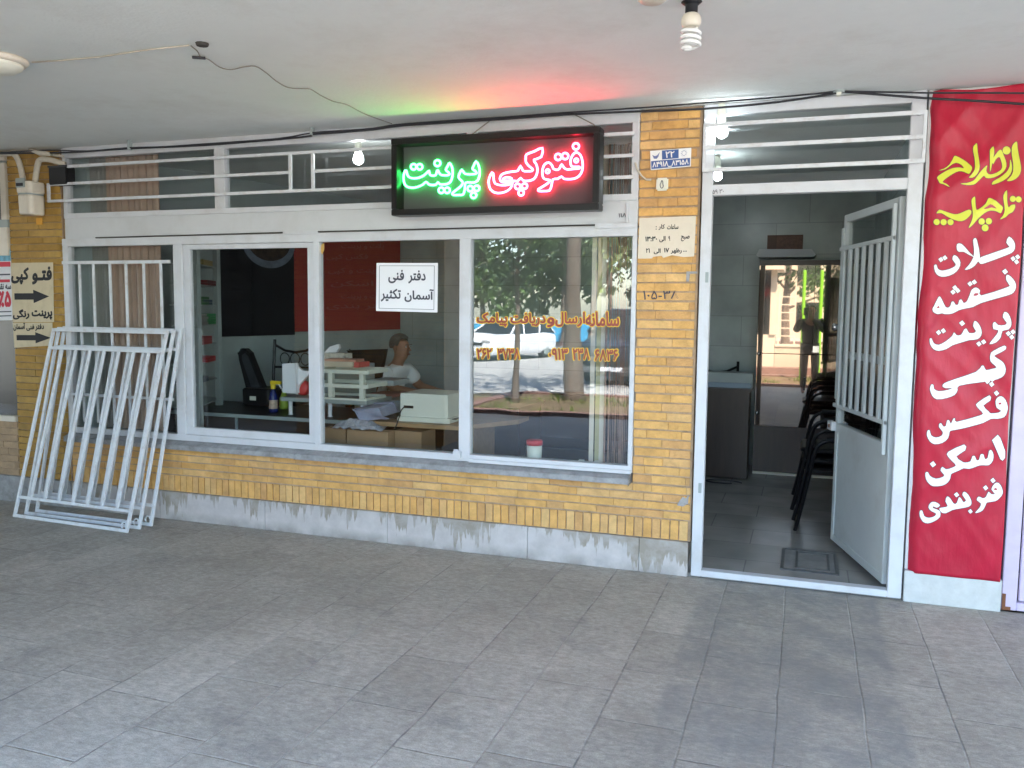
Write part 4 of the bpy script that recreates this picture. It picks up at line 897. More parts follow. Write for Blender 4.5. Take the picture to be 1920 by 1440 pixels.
# ------------------------------------------------------------------ neighbours
ld = thing("neighbour_door", (1.4, .05, 0), "lilac painted metal door frame right of the red banner", "door")
mb = MB().box(1.056, 1.128, -.01, .05, .012, 2.775).box(1.128, 2.1, -.009, .05, .012, .055).box(1.128, 2.1, -.009, .05, .72, .80).box(2.1, 2.17, -.01, .05, .012, 2.775).box(1.128, 2.1, -.009, .05, 2.2, 2.27)
mb.build("frame", 'lilac', ld, bevel=.003)
box(1.14, 2.09, .012, .03, .06, .715).build("lower_panel", 'lilac', ld, bevel=.004); box(1.128, 2.1, .015, .018, .80, 2.2).build("glass_pane", 'glass', ld); box(1.128, 2.1, .015, .018, 2.27, 2.775).build("transom_pane", 'glass', ld)
mb = MB().box(1.058, 1.075, -.0125, .0, .012, .10).box(1.075, 1.10, -.0125, .0, .012, .03); mb.build("rust_patch", 'rust', ld)
tag(box(2.18, 9, .0, .15, 0, 2.775).build("plastered_wall", 'plaster', None), "plastered shop front beyond the lilac door", "wall")
ls = thing("neighbour_shopfront", (-7.5, 0, 0), "dim shopfront left of the ochre brick pillar with posters in its window", "shop window")
mb = MB(); yy = -.03
courses(mb, -8.6, -5.965, .215, 8, .0553, .21, .002, rnd=random.Random(8)); mb.build("brick_apron", 'brick_pale', ls, bevel=.002)
box(-8.6, -5.962, .01, .2, .0, .655).build("mortar", 'mortar', ls); box(-8.6, -5.96, -.012, .2, .0, .21).build("stone_base", 'sill', ls)
mb = MB().box(-8.6, -5.962, -.02, .04, .655, .70).box(-6.02, -5.962, -.019, .04, 2.26, 2.7).box(-8.6, -5.962, -.02, .04, 1.98, 2.20).box(-8.6, -5.962, -.02, .04, 2.72, 2.778).box(-6.08, -6.055, -.06, -.04, 2.28, 2.66).box(-8.6, -6.055, -.06, -.04, 2.30, 2.32).box(-8.6, -6.055, -.06, -.04, 2.60, 2.62)
mb.build("frame", 'cream', ls, bevel=.003)
box(-8.6, -5.962, .008, .011, .70, 1.98).build("glass_pane", 'glass', ls); box(-8.6, -5.962, .008, .011, 2.2, 2.72).build("transom_pane", 'glass', ls)
box(-8.6, -5.962, -.012, .03, 2.20, 2.26).build("rail", 'greymetal', ls)
po = thing("advert_poster", P(5, 538, 0), "printed white advert poster stuck in the neighbour's window", "poster")
q = [P(-70, 470, -.002), P(20, 468, -.002), P(24, 600, -.002), P(-66, 603, -.002)]
MB().prism(q, (0, .002, 0)).build("sheet", 'paper', po)
mb = MB().poly(inq(q, 0, 1, 0, .16, -.0035)); mb.build("blue_header", mat("poster_blue", (.12, .36, .5), .6, .5, 20), po)
mb = MB(); put_text(mb, "٪۵", inq(q, .72, .98, .58, .82, -.004), .05, True); mb.poly(inq(q, .5, .99, .17, .24, -.004)); mb.poly(inq(q, .75, .97, .42, .46, -.004)); mb.build("red_print", mat("print_red", (.6, .03, .06), .7), po)
mb = MB(); put_text(mb, "سه نقد", inq(q, .72, .99, .48, .56, -.004), .04); mb.poly(inq(q, .7, .98, .34, .36, -.004)); mb.poly(inq(q, .7, .98, .87, .885, -.004)); mb.poly(inq(q, .7, .98, .93, .945, -.004)); mb.build("black_print", 'greyink', po)

# ------------------------------------------------------------------ loose grilles leaning on the window
def grille(bl, br, tl, label, bars=7, shift=0.0):
    bl, br, tl = map(Vector, (bl, br, tl)); u = (br-bl).normalized(); v = (tl-bl); v = v.normalized(); Wd = (br-bl).length; Ht = (tl-bl).length; n = u.cross(v).normalized()
    t = thing("security_grille", bl, label, "security grille", "loose white security grilles leaning on the window")
    def br_(mb, a, b, w=.022, d=.018): mb.obox((a+b)/2, u*abs((b-a).dot(u))/2 if abs((b-a).dot(u)) > abs((b-a).dot(v)) else u*w/2, v*(w/2) if abs((b-a).dot(u)) > abs((b-a).dot(v)) else v*(abs((b-a).dot(v))/2), n*d/2)
    X = lambda a, b: bl+u*a+v*b+n*.0
    f = MB(); w = .024
    br_(f, X(0, w/2), X(Wd, w/2), w); br_(f, X(0, Ht-w/2), X(Wd, Ht-w/2), w); br_(f, X(w/2, w), X(w/2, Ht-w), w); br_(f, X(Wd-w/2, w), X(Wd-w/2, Ht-w), w)
    f.build("frame", 'white_grille', t, bevel=.002)
    lo, hi = Ht*.105, Ht*.895
    for zz in (lo, hi): f = MB(); br_(f, X(w, zz), X(Wd-w, zz), .022); f.build("cross_rail", 'white_grille', t, bevel=.002)
    for i in range(bars):
        a = (i+1)*Wd/(bars+1)+shift; f = MB(); br_(f, X(a, lo+.011), X(a, hi-.011), .024, .015); f.build("bar", 'white_grille', t, bevel=.002)
    f = MB(); hcen = X(Wd-.05, .05); f.tube([hcen+u*.022*math.cos(a)+v*.022*math.sin(a)-n*.0 for a in [k*.55 for k in range(9)]], .006, 6); f.build("hasp_ring", 'white_grille', t)
    return t
grille((-5.588, -.385, .001), (-4.452, -.440, .001), (-5.425, -.115, 1.418), "nearest of the three white grilles leaning under the arrow notices", 7)
grille((-5.572, -.300, .001), (-4.440, -.335, .001), (-5.402, -.090, 1.426), "middle white grille of the leaning stack, between the other two", 7, .03)
grille((-5.560, -.215, .001), (-4.425, -.235, .001), (-5.375, -.064, 1.432), "rearmost white grille leaning directly on the window bars", 7, -.02)

# ================================================================== INSIDE THE SHOP
# wall posters on the slanting left wall
po = thing("wall_poster", LW(482, 560, .02), "big dark poster with a pale bowl on the shop's left wall", "poster")
zt, zb = 2.45, 1.318
a, b = LW(405, 600, .018), LW(551, 600, .018)
MB().prism([Vector((a.x, a.y, zb)), Vector((b.x, b.y, zb)), Vector((b.x, b.y, zt)), Vector((a.x, a.y, zt))], WLN*-.012 if WLN.x < 0 else WLN*.012).build("sheet", 'poster', po)
mb = MB(); c = LW(505, 455, .034); ud = (WL1-WL0).normalized(); o_ = [c+ud*.33*math.cos(t)+Vector((0, 0, .245*math.sin(t))) for t in [2*math.pi*k/40 for k in range(40)]]
i_ = [c+ud*.27*math.cos(t)+Vector((0, 0, .015+.19*math.sin(t))) for t in [2*math.pi*k/40 for k in range(40)]]
mb.v += o_+i_; mb.f += [(k, (k+1) % 40, 40+(k+1) % 40, 40+k) for k in range(40)]; mb.build("bowl_rim", 'bowl', po)
MB().poly([p+WLN*.002 for p in i_]).build("soup", 'bowlin', po)
po = thing("wall_poster", LW(650, 560, .02), "red poster with pale lines of print next to the dark bowl poster", "poster")
a, b = LW(551, 600, .018), LW(749, 600, .018)
MB().prism([Vector((a.x, a.y, zb+.03)), Vector((b.x, b.y, zb+.03)), Vector((b.x, b.y, zt)), Vector((a.x, a.y, zt))], WLN*-.012 if WLN.x < 0 else WLN*.012).build("sheet", 'posterred', po)
mb = MB()
for i, (t, p0, p1, py) in enumerate((("پلات و پرینت", 640, 720, 462), ("فکس کپی", 612, 690, 482), ("پرینت و کپی", 615, 715, 508), ("اسکن", 620, 700, 532), ("پلات و پرینت", 640, 720, 556), ("فنر بندی", 612, 720, 574))):
    put_text(mb, t, [LW(p0, py-6, .034), LW(p1, py-6, .034), LW(p1, py+7, .034), LW(p0, py+7, .034)], .01)
mb.build("print_lines", 'posterdim', po)

for (p0, p1, yv, c, lab) in ((176, 205, .16, (.34, .32, .29), "grey drape behind the barred first window pane"), (206, 303, .13, (.50, .34, .26), "brown drape behind the barred first window pane")):
    a = P(p0, 560, yv); b = P(p1, 560, yv); mb = MB(); n = 46
    fy = [(a.x+(b.x-a.x)*i/n, yv+.012*math.sin(i*1.15)+.006*math.sin(i*.37)) for i in range(n+1)]
    mb.prism([Vector((x, y, .64)) for x, y in fy]+[Vector((x, y+.006, .64)) for x, y in reversed(fy)], (0, 0, 2.09))
    tag(mb.build("window_drape", mat("drape_cloth", c, .9, .1, 5), None), lab, "drape")
# shelf rack with papers along the left wall
def rk(px, py, Y): return P(px, py, Y)
r0, r1 = P(370, 600, .35), P(408, 600, .95)
rk_ = thing("shelf_rack", (-5.0, .7, .02), "grey metal rack full of papers behind the sliding window pane", "rack")
for q in (r0, r1): box(q.x-.022, q.x+.022, q.y-.022, q.y+.022, .021, 2.3).build("upright", 'greymetal', rk_)
box(-5.26, -5.22, .36, .40, .021, 2.3).build("upright", 'greymetal', rk_)
def onrack(u, v, z): a = r0.lerp(r1, u); return Vector((a.x-.32*v, a.y, z))
zs = [.80, .98, 1.13, 1.28, 1.44, 1.60, 1.76, 1.92, 2.08]
for z in zs:
    mb = MB().prism([onrack(-.1, .02, z), onrack(1.1, .02, z), onrack(1.1, .75, z), onrack(-.1, .75, z)], (0, 0, .008)); mb.build("shelf", 'greymetal', rk_)
rn = random.Random(2)
for i, (z, c, nm) in enumerate(((.98, (.10, .12, .16), "grey"), (1.13, (.42, .03, .03), "red"), (1.28, (.40, .05, .05), "crimson"), (1.44, (.30, .30, .28), "pale"), (1.44, (.03, .26, .07), "green"), (1.60, (.06, .09, .14), "navy"), (1.60, (.05, .16, .05), "dark green"), (1.76, (.16, .03, .03), "maroon"), (1.92, (.30, .22, .09), "tan"), (2.08, (.07, .09, .13), "blue grey"))):
    u = .15+.55*((i*37) % 10)/10; z0 = z+.009; mb = MB(); n = rn.randint(2, 4)
    for k in range(n):
        a = onrack(u-.12+rn.uniform(-.03, .03), .0, z0+k*.022); b = onrack(u+.32, .0, z0+k*.022)
        mb.prism([a, b, b+Vector((-.24, 0, 0)), a+Vector((-.24, 0, 0))], (0, 0, .019))
    tag(mb.build("paper_pile", mat("papers_"+nm.replace(' ', '_'), c, .6), None), f"{nm} pile of papers on the grey metal rack", "paper pile")
# counter under the left pane
ct = thing("counter", (-4.2, .8, .02), "dark counter with a pale front edge behind the left window panes", "counter")
box(-4.95, -3.2, .49, 1.25, .735, .748).build("top", 'blackmetal', ct); box(-4.95, -3.2, .475, .489, .722, .75).build("front_edge", 'greymetal', ct)
box(-4.93, -3.22, .52, .545, .12, .72).build("front_panel", 'darkwood', ct); box(-4.25, -4.235, .50, .519, .12, .72).build("panel_strip", 'greymetal', ct)
for x in (-4.93, -3.25): box(x, x+.03, .55, 1.2, .021, .73).build("side_board", 'darkwood', ct)
q = P(470, 800, .46); tag(MB().box(q.x-.3, q.x+.45, .28, .45, .35, .60).box(q.x-.25, q.x+.40, .30, .43, .603, .612).build("paper_carton", 'greymetal', None), "grey carton with white sheets standing low behind the sliding pane", "carton")
tb = lambda px, py: G(px, py, .75)
# machine with a tall rounded lid
c = tb(485, 762); mc = thing("office_machine", c, "black office machine with a tall rounded lid standing open", "office machine")
x0, x1 = P(452, 750, c.y).x, P(505, 750, c.y).x
rbox(x0, x1, c.y, c.y+.28, .751, .90, .03).build("base", 'black', mc)
l0 = [(448, 658), (452, 650), (459, 649), (468, 660), (497, 735), (472, 740)]
mb = MB().prism([P(x, y, c.y+.10) for x, y in ((466, 742), (449, 675), (447, 662), (452, 655), (460, 655), (468, 662), (498, 738))], (0, .05, 0)); ld_ = mb.build("lid", 'black', mc, bevel=.008)
mb = MB().prism([P(x, y, c.y+.098) for x, y in ((472, 728), (454, 676), (453, 666), (459, 662), (465, 668), (488, 728))], (0, .004, 0)); mb.build("lid_lining", mat("lid_lining", (.03, .034, .04), .6), ld_)
q = P(474, 761, c.y-.004); box(q.x-.03, q.x+.03, c.y-.004, c.y, .80, .835).build("label", 'creamplastic', mc)
# spray bottle
c = tb(513, 773); sb = thing("spray_bottle", c, "blue spray bottle with a yellow trigger head", "spray bottle")
MB().lathe((c.x, c.y, .751), [(.034, 0), (.036, .01), (.036, .11), (.030, .14), (.017, .175), (.016, .19)], 18).build("bottle", 'sprayblue', sb, smooth=True)
MB().lathe((c.x, c.y, .751), [(.0365, .03), (.0368, .031), (.0368, .10), (.0365, .101)], 18).build("label_band", mat("bottle_label", (.45, .33, .25), .6, .4, 40), sb)
MB().lathe((c.x, c.y, .94), [(.021, 0), (.021, .035), (.016, .04)], 14).box(c.x-.022, c.x+.075, c.y-.013, c.y+.013, .978, 1.005).build("head", 'yellow', sb, bevel=.003)
MB().bar((c.x+.055, c.y, .98), (c.x+.078, c.y, .945), .012, .008).build("trigger", 'paper', sb)
c = tb(526, 768); gb = thing("green_bottle", c, "squat lime bottle behind the blue spray bottle", "bottle")
MB().lathe((c.x, c.y+.05, .751), [(.033, 0), (.038, .02), (.036, .09), (.018, .13), (.015, .15)], 16).build("bottle", 'limeg', gb, smooth=True); MB().lathe((c.x, c.y+.05, .90), [(.017, 0), (.017, .02)], 12).build("cap", 'paper', gb)
# desk riser with paper holder and trays
rs = thing("desk_riser", tb(590, 780), "low grey riser on the counter with white cylindrical feet", "desk riser")
q0, q1 = P(528, 752, .60), P(690, 764, .60); zr = .86
box(q0.x, q1.x, .58, 1.0, zr, zr+.03).build("board", 'greymetal', rs, bevel=.003)
for px in (545, 619, 680):
    q = P(px, 770, .63); MB().lathe((q.x, .63, .7505), [(.022, 0), (.016, .006), (.016, zr-.7515)], 12).build("foot", 'paper', rs, smooth=True)
ph = thing("paper_holder", P(545, 740, .62), "upright stack of white papers leaning on the riser beside the yellow spray head", "papers")
mb = MB().prism([P(x, y, .62) for x, y in ((529, 682), (553, 681), (555, 738), (530, 736))], (0, .05, 0)); mb.build("front_sheets", 'paper', ph)
mb = MB().prism([P(x, y, .66) for x, y in ((553, 684), (556, 740), (561, 722), (574, 706), (580, 702), (580, 696), (566, 695))], (0, .03, 0)); mb.build("curled_sheet", 'paper', ph)
c = P(573, 728, .75); tag(MB().lathe((c.x, .75, c.z), [(.055, 0), (.06, .01), (.06, .06), (.05, .07)], 20, (0, -1, .2)).build("tape_reel", 'red', None, smooth=True), "red round reel half hidden behind the white papers", "reel")
lt = thing("letter_tray", P(650, 745, .62), "cream three tier letter tray on the grey riser", "letter tray")
for (pt_, w0, w1) in ((692, 588, 690), (718, 586, 689), (744, 584, 686)):
    a, b = P(w0, pt_, .60), P(w1, pt_, .60); z = a.z-.012
    mb = MB().box(a.x, b.x, .60, .92, z-.012, z-.006).box(a.x, b.x, .592, .604, z-.014, z+.014).box(a.x, b.x, .91, .922, z-.014, z+.02).box(a.x-.004, a.x+.008, .6, .92, z-.014, z+.02).box(b.x-.008, b.x+.004, .6, .92, z-.014, z+.02); mb.build("tray", 'creamplastic', lt, bevel=.003)
zt_, zb_ = P(640, 694, .6).z, P(640, 744, .6).z
for px in (621, 679):
    q = P(px, 700, .63); box(q.x-.018, q.x+.018, .615, .65, zb_-.01, zt_-.02).build("post", 'creamplastic', lt)
q = P(645, 690, .66); bz = P(645, 690, .6).z
tag(MB().box(q.x-.17, q.x+.10, .62, .82, bz+.004, bz+.045).build("book", mat("book_cover", (.55, .46, .34), .7), None, bevel=.003), "thick cream book lying on the top letter tray", "book")
tag(MB().obox((q.x-.03, .72, bz+.054), (.13, .015, 0), (-.01, .08, 0), (0, 0, .008)).build("book", mat("thin_book", (.50, .26, .18), .7), None), "thin reddish book on top of the thick cream book", "book")
tag(MB().box(q.x+.105, q.x+.145, .63, .8, bz+.004, bz+.044).build("small_box", mat("red_white_box", (.55, .10, .08), .6), None), "small red box at the end of the top letter tray", "box")
ts = thing("tissue_box", P(625, 668, .95), "patterned tissue box with a white tissue pulled up", "tissue box")
q = P(628, 671, .95); box(q.x-.14, q.x+.12, .9, 1.02, q.z-.05, q.z+.04).build("box", mat("tissue_print", (.55, .50, .42), .7, .35, 25), ts); mb = MB()
mb.prism([P(x, y, .96) for x, y in ((608, 661), (618, 650), (634, 645), (636, 652), (630, 661))], (0, .03, 0)).build("tissue", 'paper', ts)
box(q.x-.2, q.x+.2, .98, 1.25, .889, q.z-.051).build("stand_block", 'greymetal', None); tag(bpy.data.objects["stand_block"], "grey block on the counter carrying the tissue box", "stand")
# transparent boxes behind the trays
for (pa, pb, m_, lab) in (((690, 712), (738, 724), mat("grey_tray", (.40, .44, .45), .4), "grey plastic box behind the cream letter tray"), ((688, 738), (736, 746), mat("pink_file", (.45, .20, .16), .6), "salmon file folder under the grey plastic box")):
    a, b = P(*pa, 1.1), P(*pb, 1.1); tag(box(a.x, b.x, 1.1, 1.4, b.z, a.z).build("file_box", m_, None, bevel=.006), lab, "file box")
sup = P(690, 748, 1.1); tag(box(sup.x-.1, sup.x+.35, 1.05, 1.45, .021, P(700, 747, 1.1).z-.003).build("side_cabinet", 'greymetal', None), "grey side cabinet below the salmon file folder", "cabinet")
# monitor seen from behind
mn = thing("computer_monitor", P(685, 690, 1.35), "black computer monitor seen from behind in front of the seated man", "monitor")
MB().prism([P(x, y, 1.35) for x, y in ((652, 658), (721, 656), (711, 712), (660, 716))], (0, .05, 0)).build("screen_back", 'black', mn, bevel=.006)
q = P(685, 712, 1.37); MB().bar((q.x, 1.42, q.z+.1), (q.x, 1.42, .80), .08, .04).lathe((q.x, 1.42, .79), [(.13, 0), (.12, .015)], 20).build("stand", 'black', mn)
# man's desk
md_ = thing("office_desk", (-3.2, 2.0, .02), "dark office desk where the man in the white shirt sits", "desk")
box(-3.55, -2.2, 1.46, 2.2, .75, .785).build("top", 'darkwood', md_); box(-3.52, -2.22, 1.52, 1.55, .03, .75).build("modesty_panel", 'darkwood', md_); box(-3.52, -3.48, 1.56, 2.15, .021, .75).build("side_board", 'darkwood', md_); box(-2.26, -2.22, 1.56, 2.15, .021, .75).build("side_board", 'darkwood', md_)
q = P(806, 706, 1.7); tag(MB().lathe((q.x, 1.7, .786), [(.05, 0), (.055, .01), (.07, .07), (.066, .072), (.05, .015), (.01, .012)], 18).build("glass_bowl", mat("clear_bowl", (.45, .50, .50), .1), None, smooth=True), "small clear bowl on the man's dark desk", "bowl")

# ---- people
def skin(name, pts, edges, m, parent, sub=2):
    off = OFF[parent.name]; me = bpy.data.meshes.new(name); me.from_pydata([Vector(p[0])-off for p in pts], edges, []); me.update(); me.materials.append(M[m])
    o = bpy.data.objects.new(name, me); COL.objects.link(o); o.parent = parent; OFF[o.name] = off
    k = o.modifiers.new("skin", 'SKIN'); k.use_smooth_shade = True; k.branch_smoothing = .6
    for i, p in enumerate(pts):
        r_ = p[1]; me.skin_vertices[0].data[i].radius = r_ if isinstance(r_, tuple) else (r_, r_)
    me.skin_vertices[0].data[0].use_root = True
    s_ = o.modifiers.new("sub", 'SUBSURF'); s_.levels = sub; s_.render_levels = sub; return o
class Fig:
    def __init__(s): s.p = []; s.e = []; s.n = {}
    def v(s, n, pos, r, to=None):
        s.n[n] = len(s.p); s.p.append((Vector(pos), r))
        if to is not None: s.e.append((s.n[to], s.n[n]))
        return s
def hand(F, wrist, pos, d, side, up, k=''):
    """palm beyond the wrist along d, five fingers curling to -up"""
    d = Vector(d).normalized(); side = Vector(side).normalized(); up = Vector(up).normalized(); pos = Vector(pos)
    F.v('palm'+k, pos+d*.05, (.030, .018), wrist)
    for i, (o_, L) in enumerate(((-.028, .062), (-.010, .074), (.010, .070), (.027, .054))):
        b = pos+d*.085+side*o_; F.v(f'f{i}a'+k, b, .0095, 'palm'+k); F.v(f'f{i}b'+k, b+d*L*.55-up*.012, .0085, f'f{i}a'+k); F.v(f'f{i}c'+k, b+d*L*.85-up*.036, .007, f'f{i}b'+k)
    t = pos+d*.025-side*.036; F.v('t0'+k, t, .012, 'palm'+k); F.v('t1'+k, t+d*.03-side*.022-up*.01, .010, 't0'+k); F.v('t2'+k, t+d*.055-side*.020-up*.022, .008, 't1'+k)
def person(root, hip, face, h, arms, legs, lean=0.0, shirt='shirt', pants='trousers', short=False, hairm='hair', phone=False):
    """hip = pelvis point, face = horizontal unit vector, arms = ((elbow, wrist, handdir) left, right) absolute"""
    F = Fig(); f = Vector(face); s_ = Vector((-f.y, f.x, 0)); U = Vector((0, 0, 1)); hip = Vector(hip); k = h/1.74
    waist = hip+U*.19*k+f*lean*.05; chest = hip+U*.40*k+f*lean*.12; nb = hip+U*.555*k+f*lean*.20; nk = nb+U*.035*k+f*.012; hd = nk+U*.115*k+f*.022
    F.v('hip', hip, (.155*k, .115*k)); F.v('waist', waist, (.145*k, .105*k), 'hip'); F.v('chest', chest, (.165*k, .115*k), 'waist'); F.v('nb', nb, (.085*k, .07*k), 'chest'); F.v('nk', nk, .056*k, 'nb')
    F.v('jaw', hd-U*.055*k+f*.016, (.066*k, .078*k), 'nk'); F.v('hd', hd+U*.02*k, (.080*k, .098*k), 'jaw'); F.v('top', hd+U*.085*k-f*.01, (.055*k, .065*k), 'hd')
    T = Fig(); 
    for q in ('hip', 'waist', 'chest', 'nb'):
        p, r_ = F.p[F.n[q]]; r_ = (r_[0]+.040, r_[1]+.036) if q != 'nb' else (r_[0]*1.0, r_[1]*1.08)
        T.v(q, p-U*(.005 if q == 'nb' else 0), r_, None if q == 'hip' else {'waist': 'hip', 'chest': 'waist', 'nb': 'chest'}[q])
    for i, (el, wr, hdv, sd_, upv) in enumerate(arms):
        sg_ = 1 if i == 0 else -1; sh = hip+U*.50*k+f*lean*.18+s_*sg_*.185*k; n_ = str(i)
        F.v('sh'+n_, sh, .062*k, 'chest'); F.v('el'+n_, el, .046*k, 'sh'+n_); F.v('wr'+n_, wr, .030*k, 'el'+n_); hand(F, 'wr'+n_, wr, hdv, sd_, upv, n_)
        T.v('sh'+n_, sh, .088*k, 'chest'); el = Vector(el); T.v('ua'+n_, sh.lerp(el, .78 if short else .95), .074*k, 'sh'+n_)
        if not short: T.v('fa'+n_, el.lerp(Vector(wr), .9), .052*k, 'ua'+n_)
    Pn = Fig(); Pn.v('hip', hip-U*.01, (.168*k, .128*k))
    for i, (kn, an, toe) in enumerate(legs):
        sg_ = 1 if i == 0 else -1; n_ = str(i); th = hip+s_*sg_*.095*k-U*.03
        F.v('th'+n_, th, .088*k, 'hip'); F.v('kn'+n_, kn, .058*k, 'th'+n_); F.v('an'+n_, an, .040*k, 'kn'+n_); F.v('toe'+n_, toe, .034*k, 'an'+n_)
        Pn.v('th'+n_, th, .102*k, 'hip'); Pn.v('kn'+n_, kn, .074*k, 'th'+n_); Pn.v('an'+n_, Vector(an)+U*.03, .062*k, 'kn'+n_)
    body = skin("body", F.p, F.e, 'skin', root)
    skin("shirt", T.p, T.e, shirt, root); skin("trousers", Pn.p, Pn.e, pants, root)
    # hair shell, ears, nose
    mb = MB(); hc = hd+U*.035*k-f*.012; o = len(mb.v); seg, rg = 20, 10
    for i in range(rg+1):
        a = math.pi/2-i/rg*R(112)
        for q in range(seg):
            b = 2*math.pi*q/seg; fr = math.cos(b); aa = max(a, R(34)) if fr > .35 else max(a, R(-8)) if fr > -.1 else max(a, R(-30)) if fr > -.5 else a
            mb.v.append(hc+f*(.108*k*math.cos(aa)*math.cos(b))+s_*(.088*k*math.cos(aa)*math.sin(b))+U*(.102*k*math.sin(aa)))
    for i in range(rg):
        for q in range(seg): q2 = (q+1) % seg; mb.f.append((i*seg+q, i*seg+q2, (i+1)*seg+q2, (i+1)*seg+q))
    mb.build("hair", hairm, root, smooth=True)
    fc = hd+f*.098*k
    for sg_ in (-1, 1):
        ey = MB().ball(hd+s_*sg_*.032*k+f*.080*k+U*.012*k, .009*k).build("eye", 'eyewhite', root); MB().ball(hd+s_*sg_*.032*k+f*.0865*k+U*.012*k, .005*k).build("pupil", 'ink', ey)
        MB().obox(hd+s_*sg_*.032*k+f*.090*k+U*.031*k, s_*.017*k, f*.005, U*.003).build("eyebrow", hairm, root)
        MB().ball(hd+s_*sg_*.083*k-f*.005, .012*k, .020*k, .032*k).build("ear", 'skin', root, smooth=True)
    MB().add([fc+U*.02*k-f*.012, fc-U*.03*k+s_*.016*k-f*.012, fc-U*.03*k-s_*.016*k-f*.012, fc-U*.024*k+f*.022*k], [(0, 1, 3), (0, 3, 2), (1, 2, 3), (0, 2, 1)]).build("nose", 'skin', root, smooth=True)
    fm = hd+f*.088*k-U*.058*k; MB().obox(fm, s_*.024*k, f*.006, U*.006*k).build("mouth", mat("lips", (.22, .08, .06), .6), root, bevel=.003)
mp_ = thing("person", (-3.72, 2.1, .02), "man in a white short sleeved shirt sitting at the dark desk in profile", "person")
hip = Vector((-3.80, 2.12, .52)); fx = Vector((1, -.12, 0)).normalized()
person(mp_, hip, fx, 1.74, (((-3.52, 2.36, .84), (-3.26, 2.22, .82), (1, -.3, 0), (.3, 1, 0), (0, 0, 1)), ((-3.56, 1.86, .86), (-3.29, 1.92, .82), (1, .1, 0), (.1, -1, 0), (0, 0, 1))),
       (((-3.36, 2.20, .52), (-3.40, 2.20, .10), (-3.24, 2.19, .055)), ((-3.36, 1.98, .52), (-3.40, 1.98, .10), (-3.24, 1.97, .055))), lean=.9, short=True)
oc = thing("office_chair", (-3.85, 2.12, .02), "black swivel chair under the man in the white shirt", "chair")
rbox(-4.05, -3.56, 1.88, 2.36, .34, .40, .08).build("seat", 'black', oc); rbox(-4.10, -4.03, 1.92, 2.32, .48, 1.12, .03).build("backrest", 'black', oc)
MB().tube([(-4.06, 2.12, .40), (-4.10, 2.12, .42), (-4.07, 2.12, .60)], .02, 8).build("back_stem", 'blackmetal', oc); MB().lathe((-3.82, 2.12, .07), [(.03, 0), (.03, .27)], 12).build("gas_column", 'blackmetal', oc)
for k in range(5):
    a = 2*math.pi*k/5; e2 = Vector((-3.82+.27*math.cos(a), 2.12+.27*math.sin(a), .075)); MB().bar((-3.82, 2.12, .10), e2, .04, .025).ball(e2-Vector((0, 0, .026)), .028).build("base_arm", 'blackmetal', oc)

# scroll back chair behind the counter and behind the reception desk
def scroll_chair(c, yawz, label):
    t = thing("metal_chair", c, label, "chair", "black scroll-back metal chairs")
    t.location = c; O = Vector(c); X = lambda x, y, z: O+Vector((x, y, z))
    for sx in (-.2, .2):
        MB().tube([X(sx, .18, 0), X(sx, .19, .45), X(sx*1.02, .26, 1.0)], .014, 8).build("rear_post", 'blackmetal', t); MB().tube([X(sx, -.2, 0), X(sx, -.19, .45)], .013, 8).build("front_leg", 'blackmetal', t)
    rbox(O.x-.21, O.x+.21, O.y-.21, O.y+.2, O.z+.44, O.z+.49, .04).build("seat", 'black', t)
    MB().tube([X(-.2, .255, .95), X(-.1, .25, .90), X(0, .25, .885), X(.1, .25, .90), X(.2, .255, .95)], .012, 8).build("top_rail", 'blackmetal', t)
    MB().tube([X(-.2, .235, .75), X(.2, .235, .75)], .010, 8).build("mid_rail", 'blackmetal', t)
    for sx in (-.1, 0, .1): MB().tube([X(sx+.045*math.cos(a), .243, .825+.055*math.sin(a)) for a in [2*math.pi*k/14 for k in range(14)]], .005, 5, True).build("scroll", 'blackmetal', t)
    t.rotation_euler[2] = yawz; return t
q = P(560, 645, 1.55); scroll_chair((q.x, 1.3, .30), R(8), "black scroll-back chair behind the counter near the white papers")
q = P(1352, 640, 3.62); scroll_chair((q.x-.03, 3.33, .10), 0, "black scroll-back chair behind the dark reception desk")

# wooden desk with the white machine
wd = thing("wooden_desk", (-2.6, .9, .02), "light wooden desk behind the third window pane", "desk")
d0 = G(716, 783, .75); xr = -2.04
MB().prism([(-3.06, .50, .725), (-2.33, .50, .725), (xr, 1.0, .725), (xr, 1.25, .725), (-3.06, 1.25, .725)], (0, 0, .03)).build("top", 'wood', wd, bevel=.003)
box(-3.02, -2.98, .56, 1.2, .021, .725).build("side_board", 'darkwood', wd); box(-2.35, -2.31, .75, 1.2, .021, .725).build("side_board", 'wood', wd)
pr = thing("white_machine", P(800, 770, .6), "white boxy office machine with a plug socket on the wooden desk", "office machine")
a, b = P(750, 737, .60), P(839, 776, .60); box(a.x, b.x, .60, .98, .79, a.z).build("body", 'creamplastic', pr, bevel=.006)
a2, b2 = P(744, 770, .57), P(843, 786, .57); box(a2.x, b2.x, .57, 1.02, .756, .7895).build("base", 'creamplastic', pr, bevel=.006)
q0, q1 = P(757, 760, .597), P(775, 766, .597); box(q0.x, q1.x, .594, .60, q1.z, q0.z).build("socket", 'black', pr, bevel=.002)
tag(MB().tube(smo([P(758, 763, .585), P(752, 770, .55), P(748, 784, .50), P(742, 800, .47), P(735, 812, .46), P(730, 825, .46)], 3), .005, 6).build("power_lead", 'darkcab', None), "black power lead falling from the white machine's socket", "cable")
